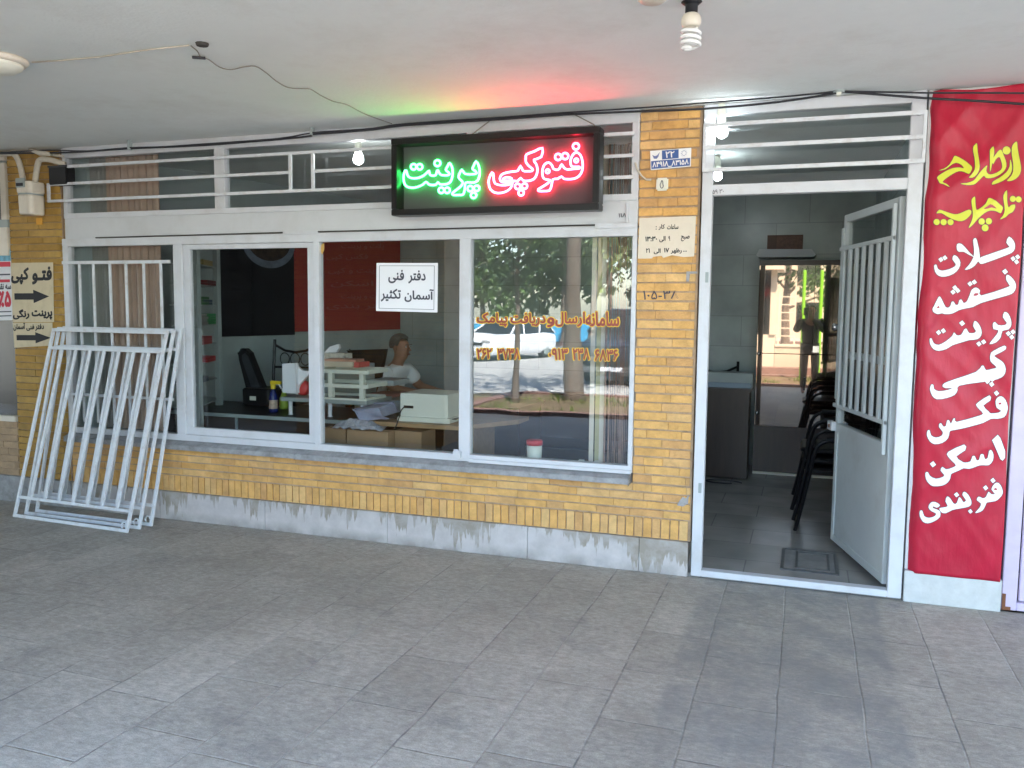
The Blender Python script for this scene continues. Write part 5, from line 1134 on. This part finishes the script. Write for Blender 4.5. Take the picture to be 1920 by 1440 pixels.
for (p0, p1, yv, h, lab) in ((606, 648, .36, .30, "left brown carton under the newspaper pile"), (650, 727, .34, .30, "middle brown carton below the window's newspaper pile"), (736, 790, .46, .28, "right brown carton under the wooden desk")):
    a, b = P(p0, 800, yv), P(p1, 800, yv); zt_ = .705 if p0 < 700 else .70
    t = thing("cardboard_box", (a.x, yv, .02), lab, "cardboard box", "brown cartons under the window"); box(a.x, b.x, yv, yv+.11 if p0 < 700 else yv+.25, .021, zt_).build("carton", 'cardboard', t, bevel=.002)
    MB().box(a.x+.001, b.x-.001, yv-.001, yv+.0, zt_-.20, zt_-.17).build("tape", 'wood', t)
nw = thing("newspaper_pile", P(690, 775, .45), "crumpled grey plastic and newspapers on the brown cartons", "newspapers")
mb = MB(); rn = random.Random(9)
n = 16
for j in range(n+1):
    for i in range(n+1):
        u, v = i/n, j/n; a = P(626+u*94, 792-v*22, .34+v*.3)
        mb.v.append(Vector((a.x, .30+v*.45, .712+.07*math.sin(math.pi*u)*math.sin(math.pi*min(v*1.3, 1))*(.5+.8*noise.noise(Vector((u*5, v*5, 1))))+.02*rn.random()*(1 if 0 < i < n else 0))))
for j in range(n):
    for i in range(n): a = j*(n+1)+i; mb.f.append((a, a+1, a+n+2, a+n+1))
mb.build("sheets", mat("newsprint", (.42, .42, .46), .7, .3, 14), nw)
mb = MB().prism([P(x, y, .45) for x, y in ((665, 769), (708, 767), (716, 783), (676, 788))], (0, .25, .02)); mb.build("grey_bag", mat("plastic_bag", (.30, .31, .40), .35, .25, 9), nw, bevel=.01)
tag(MB().box(-2.62, -2.40, .62, .75, .7835, .786).obox((-2.98, .72, .775), (.06, .02, 0), (-.02, .09, 0), (0, 0, .016)).build("black_gadget", 'black', None, bevel=.004), "small black gadget lying on the wooden desk left of the white machine", "gadget")
# bucket with the red lid on the inside sill
shf = box(-5.3, -.97, .06, .30, .585, .606); tag(shf.build("inner_sill", 'sill', None), "inner stone ledge behind the window panes", "ledge")
a, b = P(988, 855, .16), P(1016, 830, .16); xc = (a.x+b.x)/2; rr = (b.x-a.x)/2
bk = thing("bucket", (xc, .16, .607), "white tub with a red lid standing at the window's foot", "tub")
MB().lathe((xc, .16, .607), [(rr*.88, 0), (rr*.92, .005), (rr*1.0, .105)], 22).build("tub", 'creamplastic', bk, smooth=True); MB().lathe((xc, .16, .713), [(rr*1.06, 0), (rr*1.06, .028), (rr*.95, .034)], 22).build("lid", 'red', bk, smooth=True)
for px in (1090, 1120): q = P(px, 860, .14); tag(box(q.x-.02, q.x+.02, .13, .16, .607, .64).build("small_bottle", 'creamplastic', None, bevel=.004), "small pale block on the ledge at the foot of the %s" % ("dark pane" if px == 1090 else "beige blind"), "block")
# blind and string curtain at the right end of the window
bl = thing("vertical_blind", (-1.24, .22, .62), "beige vertical blind strips hanging at the right end of the window", "blind")
MB().box(-1.292, -1.262, .20, .203, .62, 2.62).build("strip", 'blind', bl); MB().box(-1.258, -1.228, .215, .218, .62, 2.62).build("strip", 'olive', bl); MB().box(-1.226, -1.196, .20, .203, .62, 2.62).build("strip", 'blind', bl)
box(-1.30, -1.0, .19, .23, 2.621, 2.66).build("head_rail", 'white', bl)
cu = MB(); rn = random.Random(12); x = -1.192
while x < -.99:
    wdt = rn.choice((.004, .006, .010, .014)); yq = .16+rn.uniform(0, .06)
    cu.tube([(x+wdt/2, yq, .62), (x+wdt/2+rn.uniform(-.003, .003), yq+rn.uniform(-.01, .01), 1.6), (x+wdt/2, yq, 2.62)], wdt/2, 5); x += wdt+rn.choice((.001, .002, .004))
tag(cu.build("string_curtain", 'curtain', None), "brown string curtain between the beige blind and the brick pillar", "curtain")
# sofa
so_ = thing("sofa", (-1.75, 1.9, .02), "dark leather sofa low behind the right window pane", "sofa")
rbox(-2.5, -1.05, 1.7, 2.4, .12, .44, .08).build("seat", 'black', so_); rbox(-2.5, -1.05, 2.25, 2.5, .40, .84, .09).build("backrest", 'black', so_)
for x in (-2.62, -1.12): rbox(x, x+.18, 1.68, 2.45, .10, .60, .07).build("armrest", 'black', so_)
for x in (-2.45, -1.1):
    for y in (1.78, 2.34): MB().lathe((x, y, .021), [(.02, 0), (.025, .10)], 8).build("foot", 'blackmetal', so_)

# ---- through the open door
cb = thing("glass_cabinet", (.08, 3.6, .02), "dark office cabinet with mirror-like smoked glass doors facing the entrance", "cabinet")
ca, cz_ = -.435, 2.085; xm = P(1525, 600, 3.4).x
mb = MB().box(ca, .59, 3.42, 3.85, .045, .49).box(ca, ca+.03, 3.42, 3.85, .49, cz_).box(.56, .59, 3.42, 3.85, .49, cz_).box(ca, .59, 3.42, 3.85, cz_-.03, cz_).box(ca+.03, .56, 3.83, 3.85, .49, cz_-.03); mb.build("carcass", 'darkwood', cb)
box(ca, .59, 3.40, 3.419, .05, .495).build("lower_door", 'darkwood', cb); box(ca, .59, 3.41, 3.44, .021, .044).build("plinth_strip", 'creamplastic', cb)
for z in (.83, 1.2, 1.55): box(ca+.03, .56, 3.47, 3.83, z, z+.015).build("shelf", 'darkwood', cb)
for a, b in ((ca+.002, xm-.002), (xm+.002, .588)):
    d = box(a, b, 3.395, 3.401, .50, 1.195).build("glass_door", 'mirror', cb); d2 = box(a, b, 3.395, 3.401, 1.202, cz_-.05).build("glass_door", 'mirror', cb)
box(ca, .59, 3.39, 3.419, cz_-.048, cz_-.001).build("top_rail", 'darkwood', cb)
for px, py in ((1423, 663), (1419, 774)): q = P(px, py, 3.39); MB().lathe(q, [(.012, -.004), (.02, 0), (.016, .012)], 12, (0, -1, 0)).build("hinge_cap", 'chrome', cb, smooth=True)
q = P(1530, 655, 3.388); box(q.x-.028, q.x+.028, 3.385, 3.392, q.z-.03, q.z+.03).build("lock", 'chrome', cb, bevel=.002)
q = P(1508, 718, 3.385); box(q.x-.008, q.x+.008, 3.375, 3.392, q.z-.07, q.z+.05).build("pull_handle", 'blackmetal', cb)
tag(MB().prism([P(x, y, 3.50) for x, y in ((1418, 478), (1424, 467), (1522, 467), (1530, 478), (1524, 482), (1422, 482))], (0, .25, 0)).build("paper_roll", mat("roll_paper", (.45, .48, .50), .7), None), "pale rolled plan lying on top of the glass cabinet", "paper roll")
q0, q1 = P(1439, 441, 3.84), P(1505, 467, 3.84); pq = thing("plaque", ((q0.x+q1.x)/2, 3.86, q1.z), "brown framed plaque on the wall above the glass cabinet", "plaque")
box(q0.x, q1.x, 3.85, 3.899, q1.z, q0.z).build("board", mat("plaque_wood", (.085, .035, .018), .5, .2, 8), pq); box(q0.x+.09, q1.x-.01, 3.847, 3.85, q1.z+.01, q0.z-.01).build("inner_panel", mat("plaque_panel", (.11, .045, .022), .5, .4, 30), pq)
de = thing("reception_desk", (-.7, 3.2, .02), "dark reception desk just inside the open door", "desk")
zd = P(1370, 728, 3.05).z
box(-1.9, -.45, 3.02, 3.40, zd-.03, zd).build("top", 'darkwood', de, bevel=.003); box(-1.88, -.47, 3.06, 3.09, .03, zd-.031).build("front_panel", 'darkwood', de); box(-.50, -.47, 3.09, 3.38, .021, zd-.031).build("side_board", 'darkwood', de)
a, b = P(1322, 698, 3.08), P(1415, 726, 3.08); pn = thing("grey_printer", (a.x, 3.1, zd), "flat grey printer with a blue front on the reception desk", "printer")
box(a.x, b.x-.02, 3.10, 3.35, zd+.001, a.z).build("body", 'greymetal', pn, bevel=.006); box(a.x+.02, b.x-.03, 3.06, 3.099, zd+.002, zd+.05).build("paper_tray", mat("blue_grey", (.18, .24, .30), .35), pn, bevel=.004)
a, b = P(1305, 770, 2.6), P(1322, 880, 2.6); tag(MB().lathe((-.98, 2.7, .021), [(.11, 0), (.14, .30), (.145, .31)], 20).build("waste_bin", mat("bin_grey", (.10, .12, .14), .5), None, smooth=True), "grey waste bin in front of the reception desk", "bin")
tag(MB().tube([Vector((-.66+.16*math.cos(a), 2.85+.07*math.sin(a), .028)) for a in [2*math.pi*k/24 for k in range(21)]], .006, 6).build("floor_cable", 'darkcab', None), "loop of black cable on the floor before the reception desk", "cable")
# stacked black chairs
def stack_chair(label):
    t = thing("stacking_chair", (0, 0, 0), label, "chair", "black chairs stacked behind the door leaf")
    for i, y in enumerate((-.27, .27)):
        MB().tube(smo(((-.24, y, .0), (-.20, y, .18), (-.155, y, .42), (-.12, y, .60), (-.06, y, .66), (.04, y, .675), (.16, y, .67), (.24, y, .66)), 3), .014, 8).build("front_leg_and_arm", 'blackmetal', t)
        MB().tube([(.28, y, 0), (.23, y, .42), (.26, y, .86)], .013, 8).build("rear_leg", 'blackmetal', t)
        MB().tube([(-.05, y, .672), (.12, y, .676)], .02, 8).build("arm_pad", 'black', t)
    rbox(-.20, .24, -.25, .25, .42, .46, .05).build("seat", 'black', t)
    MB().prism([(.225, -.25, .55), (.225, .25, .55), (.275, .25, .88), (.275, -.25, .88)], (.025, 0, 0)).build("backrest", 'black', t, bevel=.006); return t
sc0 = stack_chair("bottom black chair of the stack behind the open door leaf")
base = Vector((.225, 1.55, .02)); sc0.location = base
for i, nm in enumerate(("middle", "top")): copy_tree(sc0, base+Vector((-.014*(i+1), .05*(i+1), .065*(i+1))), None, f"{nm} black chair of the stack behind the open door leaf")
# drain cover in the doorway
mhq = thing("drain_cover", (.08, .52, .021), "square metal drain cover in the tiled floor of the doorway", "drain cover")
mb = MB()
for x0, x1, y0, y1 in ((-.09, .25, .27, .29), (-.09, .25, .74, .76), (-.09, -.07, .29, .74), (.23, .25, .29, .74)): mb.box(x0, x1, y0, y1, .0205, .0265)
for x0, x1, y0, y1 in ((-.0, .20, .33, .342), (-.0, .20, .688, .70), (-.0, .012, .342, .688), (.188, .20, .342, .688)): mb.box(x0, x1, y0, y1, .0205, .0275)
mb.build("frame", mat("drain_metal", (.10, .10, .095), .5, .3, 20), mhq); box(-.069, .229, .291, .739, .0206, .0235).build("lid", mat("drain_lid", (.24, .235, .22), .6, .2, 10), mhq)
# lit lamps inside
for (px, py, z, lab, sx, sz) in ((1352, 247, 2.62, "lit bulb inside the shop above the door, the upper one", .045, .035), (1345, 331, 2.62, "lit bulb deep inside the shop, the lower one over the door", .04, .045), (672, 300, 2.62, "lit bulb inside the shop left of the glowing sign", .045, .06)):
    q = G(px, py, z); lm_ = M['lamp'] if px > 1000 else M['lamp2']; t = thing("ceiling_bulb", (q.x, q.y, 2.779), lab, "lit bulb", "lit bulbs inside the shop")
    MB().lathe((q.x, q.y, z), [(.012, -.03), (.032, -.015), (.036, .0), (.03, .03), (.02, .05)], 16).build("glow_tube", lm_, t, smooth=True); MB().lathe((q.x, q.y, z+.05), [(.022, 0), (.026, .03), (.02, 2.775-z-.05)], 14).build("socket", 'creamplastic', t, smooth=True)

# ================================================================== THE STREET BEHIND THE CAMERA (seen in the panes)
pier = thing("brick_pier", (-4.9, -4.2, 0), "wide yellow brick pier at the street edge of the arcade", "pier")
mb = courses(MB(), -5.89, -3.90, .0, 50, .0553, .21, 0, depth=.03, rnd=random.Random(21)); mb.v = [Vector((v.x, -3.80-v.y, v.z)) for v in mb.v]; mb.build("brick_face", 'brick', pier)
box(-5.88, -3.91, -4.38, -3.83, 0, 2.775).build("mortar", 'mortar', pier)
struct(box(-5.3, 9, -7.15, -6.96, -.119, .06).build("kerb", 'kerb'))
struct(MB().box(-5.3, 9, -10.56, -10.36, -.119, .0).box(-5.42, -5.20, -10.5, -7.0, -.1185, -.005).build("planting_kerb", 'kerb'))
struct(box(-60, 30, -34.0, -33.6, -.119, .08).build("far_kerb", 'kerb'))
struct(box(-3.2, 4, -12.8, -12.3, -.119, .06).build("booth_kerb", 'kerb'))
# booth and stair railing that the cabinet glass mirrors
bo = thing("guard_booth", (-1.6, -13.4, -.12), "cream guard booth with a dark window across the lane", "booth")
box(-3.2, -.80, -14.6, -13.0, -.12, .95).build("lower_wall", 'boothcream', bo); box(-3.1, -.955, -14.5, -13.05, .95, 2.75).build("window", 'carglass', bo); box(-.95, -.79, -13.06, -12.95, .9505, 2.75).build("corner_post", 'boothcream', bo); box(-3.3, -.62, -14.7, -12.6, 2.751, 2.9).build("roof", 'boothcream', bo)
lw = thing("low_wall", (0, -13.1, -.12), "low cream wall beside the guard booth", "wall"); box(-.79, 1.9, -13.3, -13.0, -.12, .62).build("wall_face", 'beige', lw); box(-.785, 1.95, -13.33, -12.97, .62, .68).build("coping", 'boothcream', lw)
ra = thing("stair_railing", (-.6, -12.9, .62), "cream metal stair railing standing on the low wall", "railing")
for i in range(6): box(-.69, -.30, -13.16, -13.13, .9+.22*i, .93+.22*i).build("rung", 'boothcream', ra)
for x in (-.73, -.30): box(x, x+.04, -13.165, -13.125, .681, 2.4 if x > -.5 else 2.15).build("post", 'boothcream', ra)
for x, lab in ((-.06, "lime green post on the planting strip, left of the pair"), (.33, "lime green post on the planting strip, right of the pair")):
    tag(MB().lathe((x, -9.6, -.036), [(.04, 0), (.04, 2.6), (.03, 2.62)], 12).build("green_post", 'lime', None), lab, "post")
# trees
def leaves(mb, c, rx, rz, n, size, rn):
    for _ in range(n):
        while True:
            p = Vector((rn.uniform(-1, 1), rn.uniform(-1, 1), rn.uniform(-1, 1)))
            if .25 < p.length < 1: break
        if noise.noise((Vector(c)+p*rx)*1.1) < -.12: continue
        p = Vector(c)+Vector((p.x*rx, p.y*rx, p.z*rz)); a = Vector((rn.gauss(0, 1), rn.gauss(0, 1), rn.gauss(0, .7))).normalized(); b = a.orthogonal().normalized(); q = a.cross(b)
        s = size*rn.uniform(.6, 1.4); mb.add([p-b*s, p-q*s*.45, p+b*s, p+q*s*.45], [(0, 1, 2, 3)])
def tree(loc, label, r, h, blobs, lm, nl, size, lean=(0, 0), group="trees along the street", seed=1):
    rn = random.Random(seed); t = thing("tree", loc, label, "tree", group); L = Vector(loc); top = L+Vector((lean[0], lean[1], h))
    mb = MB(); pts = [L+Vector((0, 0, -.1))]+[L.lerp(top, k/6)+Vector((rn.uniform(-.04, .04)*h*.3, rn.uniform(-.04, .04)*h*.3, 0)) for k in range(1, 7)]
    mb.tube([L+Vector((0, 0, -.15))]+[L+Vector((0, 0, .12))]+pts[1:], [r*1.8, r*1.15]+[r*(1-.65*k/6) for k in range(1, 7)], 10)
    for (c, rx, rz) in blobs:
        c = L+Vector(c); s = L.lerp(top, min(.9, max(.3, (c.z-L.z)/h*.75))); mb.tube([s, s.lerp(c, .5)+Vector((0, 0, .1)), c], [r*.32, r*.2, r*.08], 6)
    mb.build("trunk", 'bark', t, smooth=True); mb = MB()
    for (c, rx, rz) in blobs: leaves(mb, L+Vector(c), rx, rz, nl, size, rn)
    mb.build("crown", lm, t); return t
tree((-3.95, -9.8, -.04), "big trunked pine on the planting strip", .17, 9, [((-.6, .3, 6), 1.6, 1.0), ((.9, -.3, 6.8), 1.7, 1.0), ((0, 0, 8.5), 1.8, 1.2), ((-.2, -1.2, 5.2), 1.2, .7)], 'leafA', 700, .13, seed=3)
tree((-4.8, -8.95, -.04), "thin young tree with a low russet and green crown", .062, 3.4, [((-.1, 0, 2.35), .55, .42), ((.28, .1, 2.8), .6, .5), ((-.35, -.1, 3.0), .55, .5), ((0, 0, 3.5), .6, .5)], 'leafC', 420, .06, (.05, 0), seed=5)
rn = random.Random(17)
def bush(rx): return [((rn.uniform(-rx, rx), rn.uniform(-1.2, 1.2), rn.uniform(2.2, 6.5)), rn.uniform(1.1, 1.9), rn.uniform(.8, 1.4)) for _ in range(9)]
K = 0
for (x, y, lm, wd_, lab) in ((-19, -38, 'leafC', "dark", "far left dark tree behind the blue fence"), (-16.2, -37, 'leafA', "", "broad green tree behind the blue fence"), (-14.2, -39, 'leafB', "", "yellow-green tree behind the blue fence"), (-12, -37.5, 'leafA', "", "mid green tree behind the middle of the blue fence"), (-9.6, -38, 'leafB', "", "light green tree near the blue fence's end"), (-22.5, -36, 'leafA', "", "leftmost tree behind the blue fence"), (-25, -33, 'leafB', "", "yellowish tree left of the parking lane"), (-6.4, -41, 'leafC', "", "dark tree before the beige building")):
    K += 1; tree((x, y, -.1), lab, .16, 7, bush(2.0), lm, 420, .20, seed=30+K)
for (x, y, z, lab) in ((-11.2, -34.9, 6, "slim bare trunk in front of the blue fence"), (-8.6, -30, 7, "leaning bare trunk near the beige building")):
    K += 1; tree((x, y, -.1), lab, .14, z, [((0, 0, z-.5), 1.8, 1.2), ((.8, .2, z+.3), 1.6, 1.0)], 'leafA', 400, .2, (.5, 0), seed=30+K)
K += 1; tree((-.62, -18.5, -.1), "brown trunked tree across the lane behind the stair railing", .16, 5.5, [((-.9, 0, 3.2), 1.0, .8), ((.8, -.4, 3.0), 1.2, .9), ((.2, .3, 4.4), 1.5, 1.0), ((1.9, -.6, 2.4), 1.0, 1.0)], 'leafC', 420, .13, seed=30+K)
# dark box added left of the pier to fill the sliding pane's mirror image with dark
ki = thing("reflection_blocker", (-8.8, -5.4, 0), "added dark brown box left of the brick pier, darkening the pane reflection", "reflection_blocker")
box(-12.2, -5.95, -6.4, -4.9, .02, 2.75).build("body", 'darkwood', ki); box(-12.4, -5.9, -6.6, -4.7, 2.751, 2.9).build("roof", 'blackmetal', ki)
for i in range(5): box(-12.0+i*1.2, -10.9+i*1.2, -4.899, -4.88, .5, 2.4).build("blocker_panel", 'darkwood', ki)
gc = MB(); rn = random.Random(77)
for _ in range(5200):
    x = rn.uniform(-5.1, 8); y = rn.uniform(-10.3, -7.2)
    if noise.noise(Vector((x*.9, y*.9, 2))) < -.02: continue
    h = rn.uniform(.04, .13); a = rn.uniform(0, 6.28); d = Vector((math.cos(a)*.012, math.sin(a)*.012, 0)); p = Vector((x, y, -.04)); gc.add([p-d, p+d, p+Vector((rn.uniform(-.05, .05), rn.uniform(-.05, .05), h))], [(0, 1, 2)])
gc = gc.build("grass", 'leafB', None); gc['kind'] = 'stuff'; gc['label'] = "thin patchy grass on the planting strip"; gc['category'] = "grass"
# blue fence, beige building
bf = thing("blue_fence", (-14, -35.3, -.12), "bright blue fence panels along the far kerb", "fence")
for i in range(10): box(-26+i*1.9, -26+i*1.9+1.84, -35.32, -35.28, -.1, .86).build("panel", 'fenceblue', bf)
for i in range(11): box(-26.05+i*1.9, -25.97+i*1.9, -35.38, -35.26, -.12, .95).build("post", 'greymetal', bf)
bb = thing("beige_building", (-5, -48, -.12), "low beige building far across the street", "building")
box(-10, 2, -54, -46, -.12, 5.5).build("wall", 'beige', bb); box(-10.2, 2.2, -54.2, -45.8, 5.501, 5.75).build("roof", 'boothcream', bb)
for i in range(4):
    for z in (.9, 3.3): wf = box(-9+i*2.8, -7.6+i*2.8, -46.02, -45.97, z, z+1.3).build("window", 'carglass', bb)
cn = thing("corner_building", (-32, -30, -.12), "cream building on the left of the street", "building")
box(-40, -30, -36, -22, -.12, 7).build("wall", 'boothcream', cn)
for i in range(4):
    for z in (1, 3.6): box(-30.02, -29.97, -35+i*3.2, -33.6+i*3.2, z, z+1.4).build("window", 'carglass', cn)
# cars
def car(loc, rz, label, paint, L=4.2, W=1.66, H=1.40, van=False):
    t = thing("parked_car", (0, 0, 0), label, "car"); hw = W/2
    def loft(mb, st, cap=True):
        o = len(mb.v); n = len(st[0])
        for s_ in st: mb.v += [Vector(p) for p in s_]
        for i in range(len(st)-1):
            for k in range(n): k2 = (k+1) % n; mb.f.append((o+i*n+k, o+i*n+k2, o+(i+1)*n+k2, o+(i+1)*n+k))
        if cap: mb.f.append(tuple(o+k for k in reversed(range(n)))); mb.f.append(tuple(o+(len(st)-1)*n+k for k in range(n)))
    def sec(x, zb, zt, w, sh=.06): return [(x, -w*.96, zb), (x, w*.96, zb), (x, w, zb+.12), (x, w, zt-sh*1.6), (x, w-.07, zt), (x, -w+.07, zt), (x, -w, zt-sh*1.6), (x, -w, zb+.12)]
    zb = .20; belt = H*.64; mb = MB()
    loft(mb, [sec(-L/2, .32, .62, hw*.86), sec(-L/2+.08, zb, belt*.80, hw*.94), sec(-L/2+.5, zb, belt*.90, hw), sec(-L/2+1.15, zb, belt, hw), sec(0, zb, belt, hw), sec(L/2-.75, zb, belt, hw), sec(L/2-.10, zb, belt*.97, hw*.96), sec(L/2, .34, belt*.75, hw*.90)])
    mb.build("body", paint, t, bevel=.02, smooth=False)
    def cab(x0, x1, x2, x3, z0, z1, w0, w1): return [[(x0, -w0, z0), (x0, w0, z0), (x3, w0, z0), (x3, -w0, z0)], [(x1, -w1, z1), (x1, w1, z1), (x2, w1, z1), (x2, -w1, z1)]]
    mb = MB(); loft(mb, cab(-L/2+1.15, -L/2+1.85, L/2-(.55 if not van else .3), L/2-.12, belt-.004, H-.05, hw-.08, hw-.20)); mb.build("windows", 'carglass', t)
    mb = MB(); loft(mb, cab(-L/2+1.80, -L/2+1.95, L/2-.70, L/2-.50, H-.052, H, hw-.19, hw-.26)); mb.build("roof", paint, t, bevel=.015)
    mb = MB()
    for sy in (-1, 1):
        w0, w1 = (hw-.075)*sy, (hw-.195)*sy
        for xa, xb in ((-L/2+1.15, -L/2+1.84), (-.05, .02), (L/2-1.1, L/2-1.0), (L/2-.12, L/2-.56)): mb.bar((xa, w0, belt), (xb, w1, H-.045), .06, .03)
    mb.build("pillars", paint, t)
    for sx in (-L/2+.78, L/2-.80):
        for sy in (-1, 1):
            wl = MB().lathe((sx, sy*(hw-.10), .30), [(.17, -.09), (.27, -.09), (.30, -.07), (.30, .07), (.27, .09), (.17, .09)], 22, (0, 1, 0)).build("wheel", 'tyre', t, smooth=False); MB().lathe((sx, sy*(hw-.012), .30), [(.18, -.02*sy), (.18, .008*sy), (.05, .014*sy)], 18, (0, 1, 0)).build("rim", 'greymetal', wl)
    for sy in (-1, 1):
        box(-L/2+.0, -L/2+.10, sy*hw*.62-.17, sy*hw*.62+.17, .56, .68).build("headlight", 'chrome', t, bevel=.02); box(L/2-.06, L/2+.004, sy*hw*.7-.12, sy*hw*.7+.12, .62, .78).build("tail_light", 'red', t, bevel=.01)
        MB().ball((-L/2+1.35, sy*(hw+.08), belt+.06), .05, .09, .06).build("mirror", paint, t, smooth=True)
    box(-L/2-.03, -L/2+.06, -hw*.9, hw*.9, .30, .46).build("bumper", paint if not van else 'chrome', t, bevel=.03); box(-L/2-.02, -L/2+.02, -.4, .4, .50, .60).build("grille", 'black', t); box(-L/2-.04, -L/2-.03, -.26, .26, .33, .43).build("number_plate", 'paper', t)
    t.location = loc; t.rotation_euler[2] = rz; return t
car((-9.75, -22.5, -.12), R(-76), "white hatchback parked in the sun across the lane", 'carwhite')
car((-3.95, -15.9, -.12), R(-86), "dark car parked nose-on behind the big pine", 'cardark', 4.4, 1.75, 1.75, True)
car((-14.2, -25.5, -.12), R(-80), "dark blue car parked left of the white hatchback", 'cardark', 4.1, 1.65, 1.38)

# photographer, mirrored in the cabinet glass
pg = thing("person", (.12, -5.42, 0), "photographer in dark clothes holding up a phone, mirrored in the cabinet", "person")
person(pg, (.10, -5.46, .92), (0, 1, 0), 1.74, (((-.17, -5.32, 1.22), (-.085, -5.15, 1.50), (.02, .1, .9), (0, -1, .2), (1, 0, 0)), ((.36, -5.33, 1.22), (.10, -5.15, 1.50), (-.02, .1, .9), (0, 1, -.2), (-1, 0, 0))),
       (((.0, -5.42, .50), (.0, -5.47, .09), (.0, -5.33, .045)), ((.21, -5.43, .50), (.22, -5.47, .09), (.23, -5.33, .045))), shirt='darkshirt')
box(-.04, .045, -5.112, -5.102, 1.535, 1.675).build("phone", 'black', None, bevel=.004); tag(bpy.data.objects["phone"], "black phone held up by the photographer", "phone")
for m_ in [m for m in bpy.data.meshes if m.users == 0]: bpy.data.meshes.remove(m_)
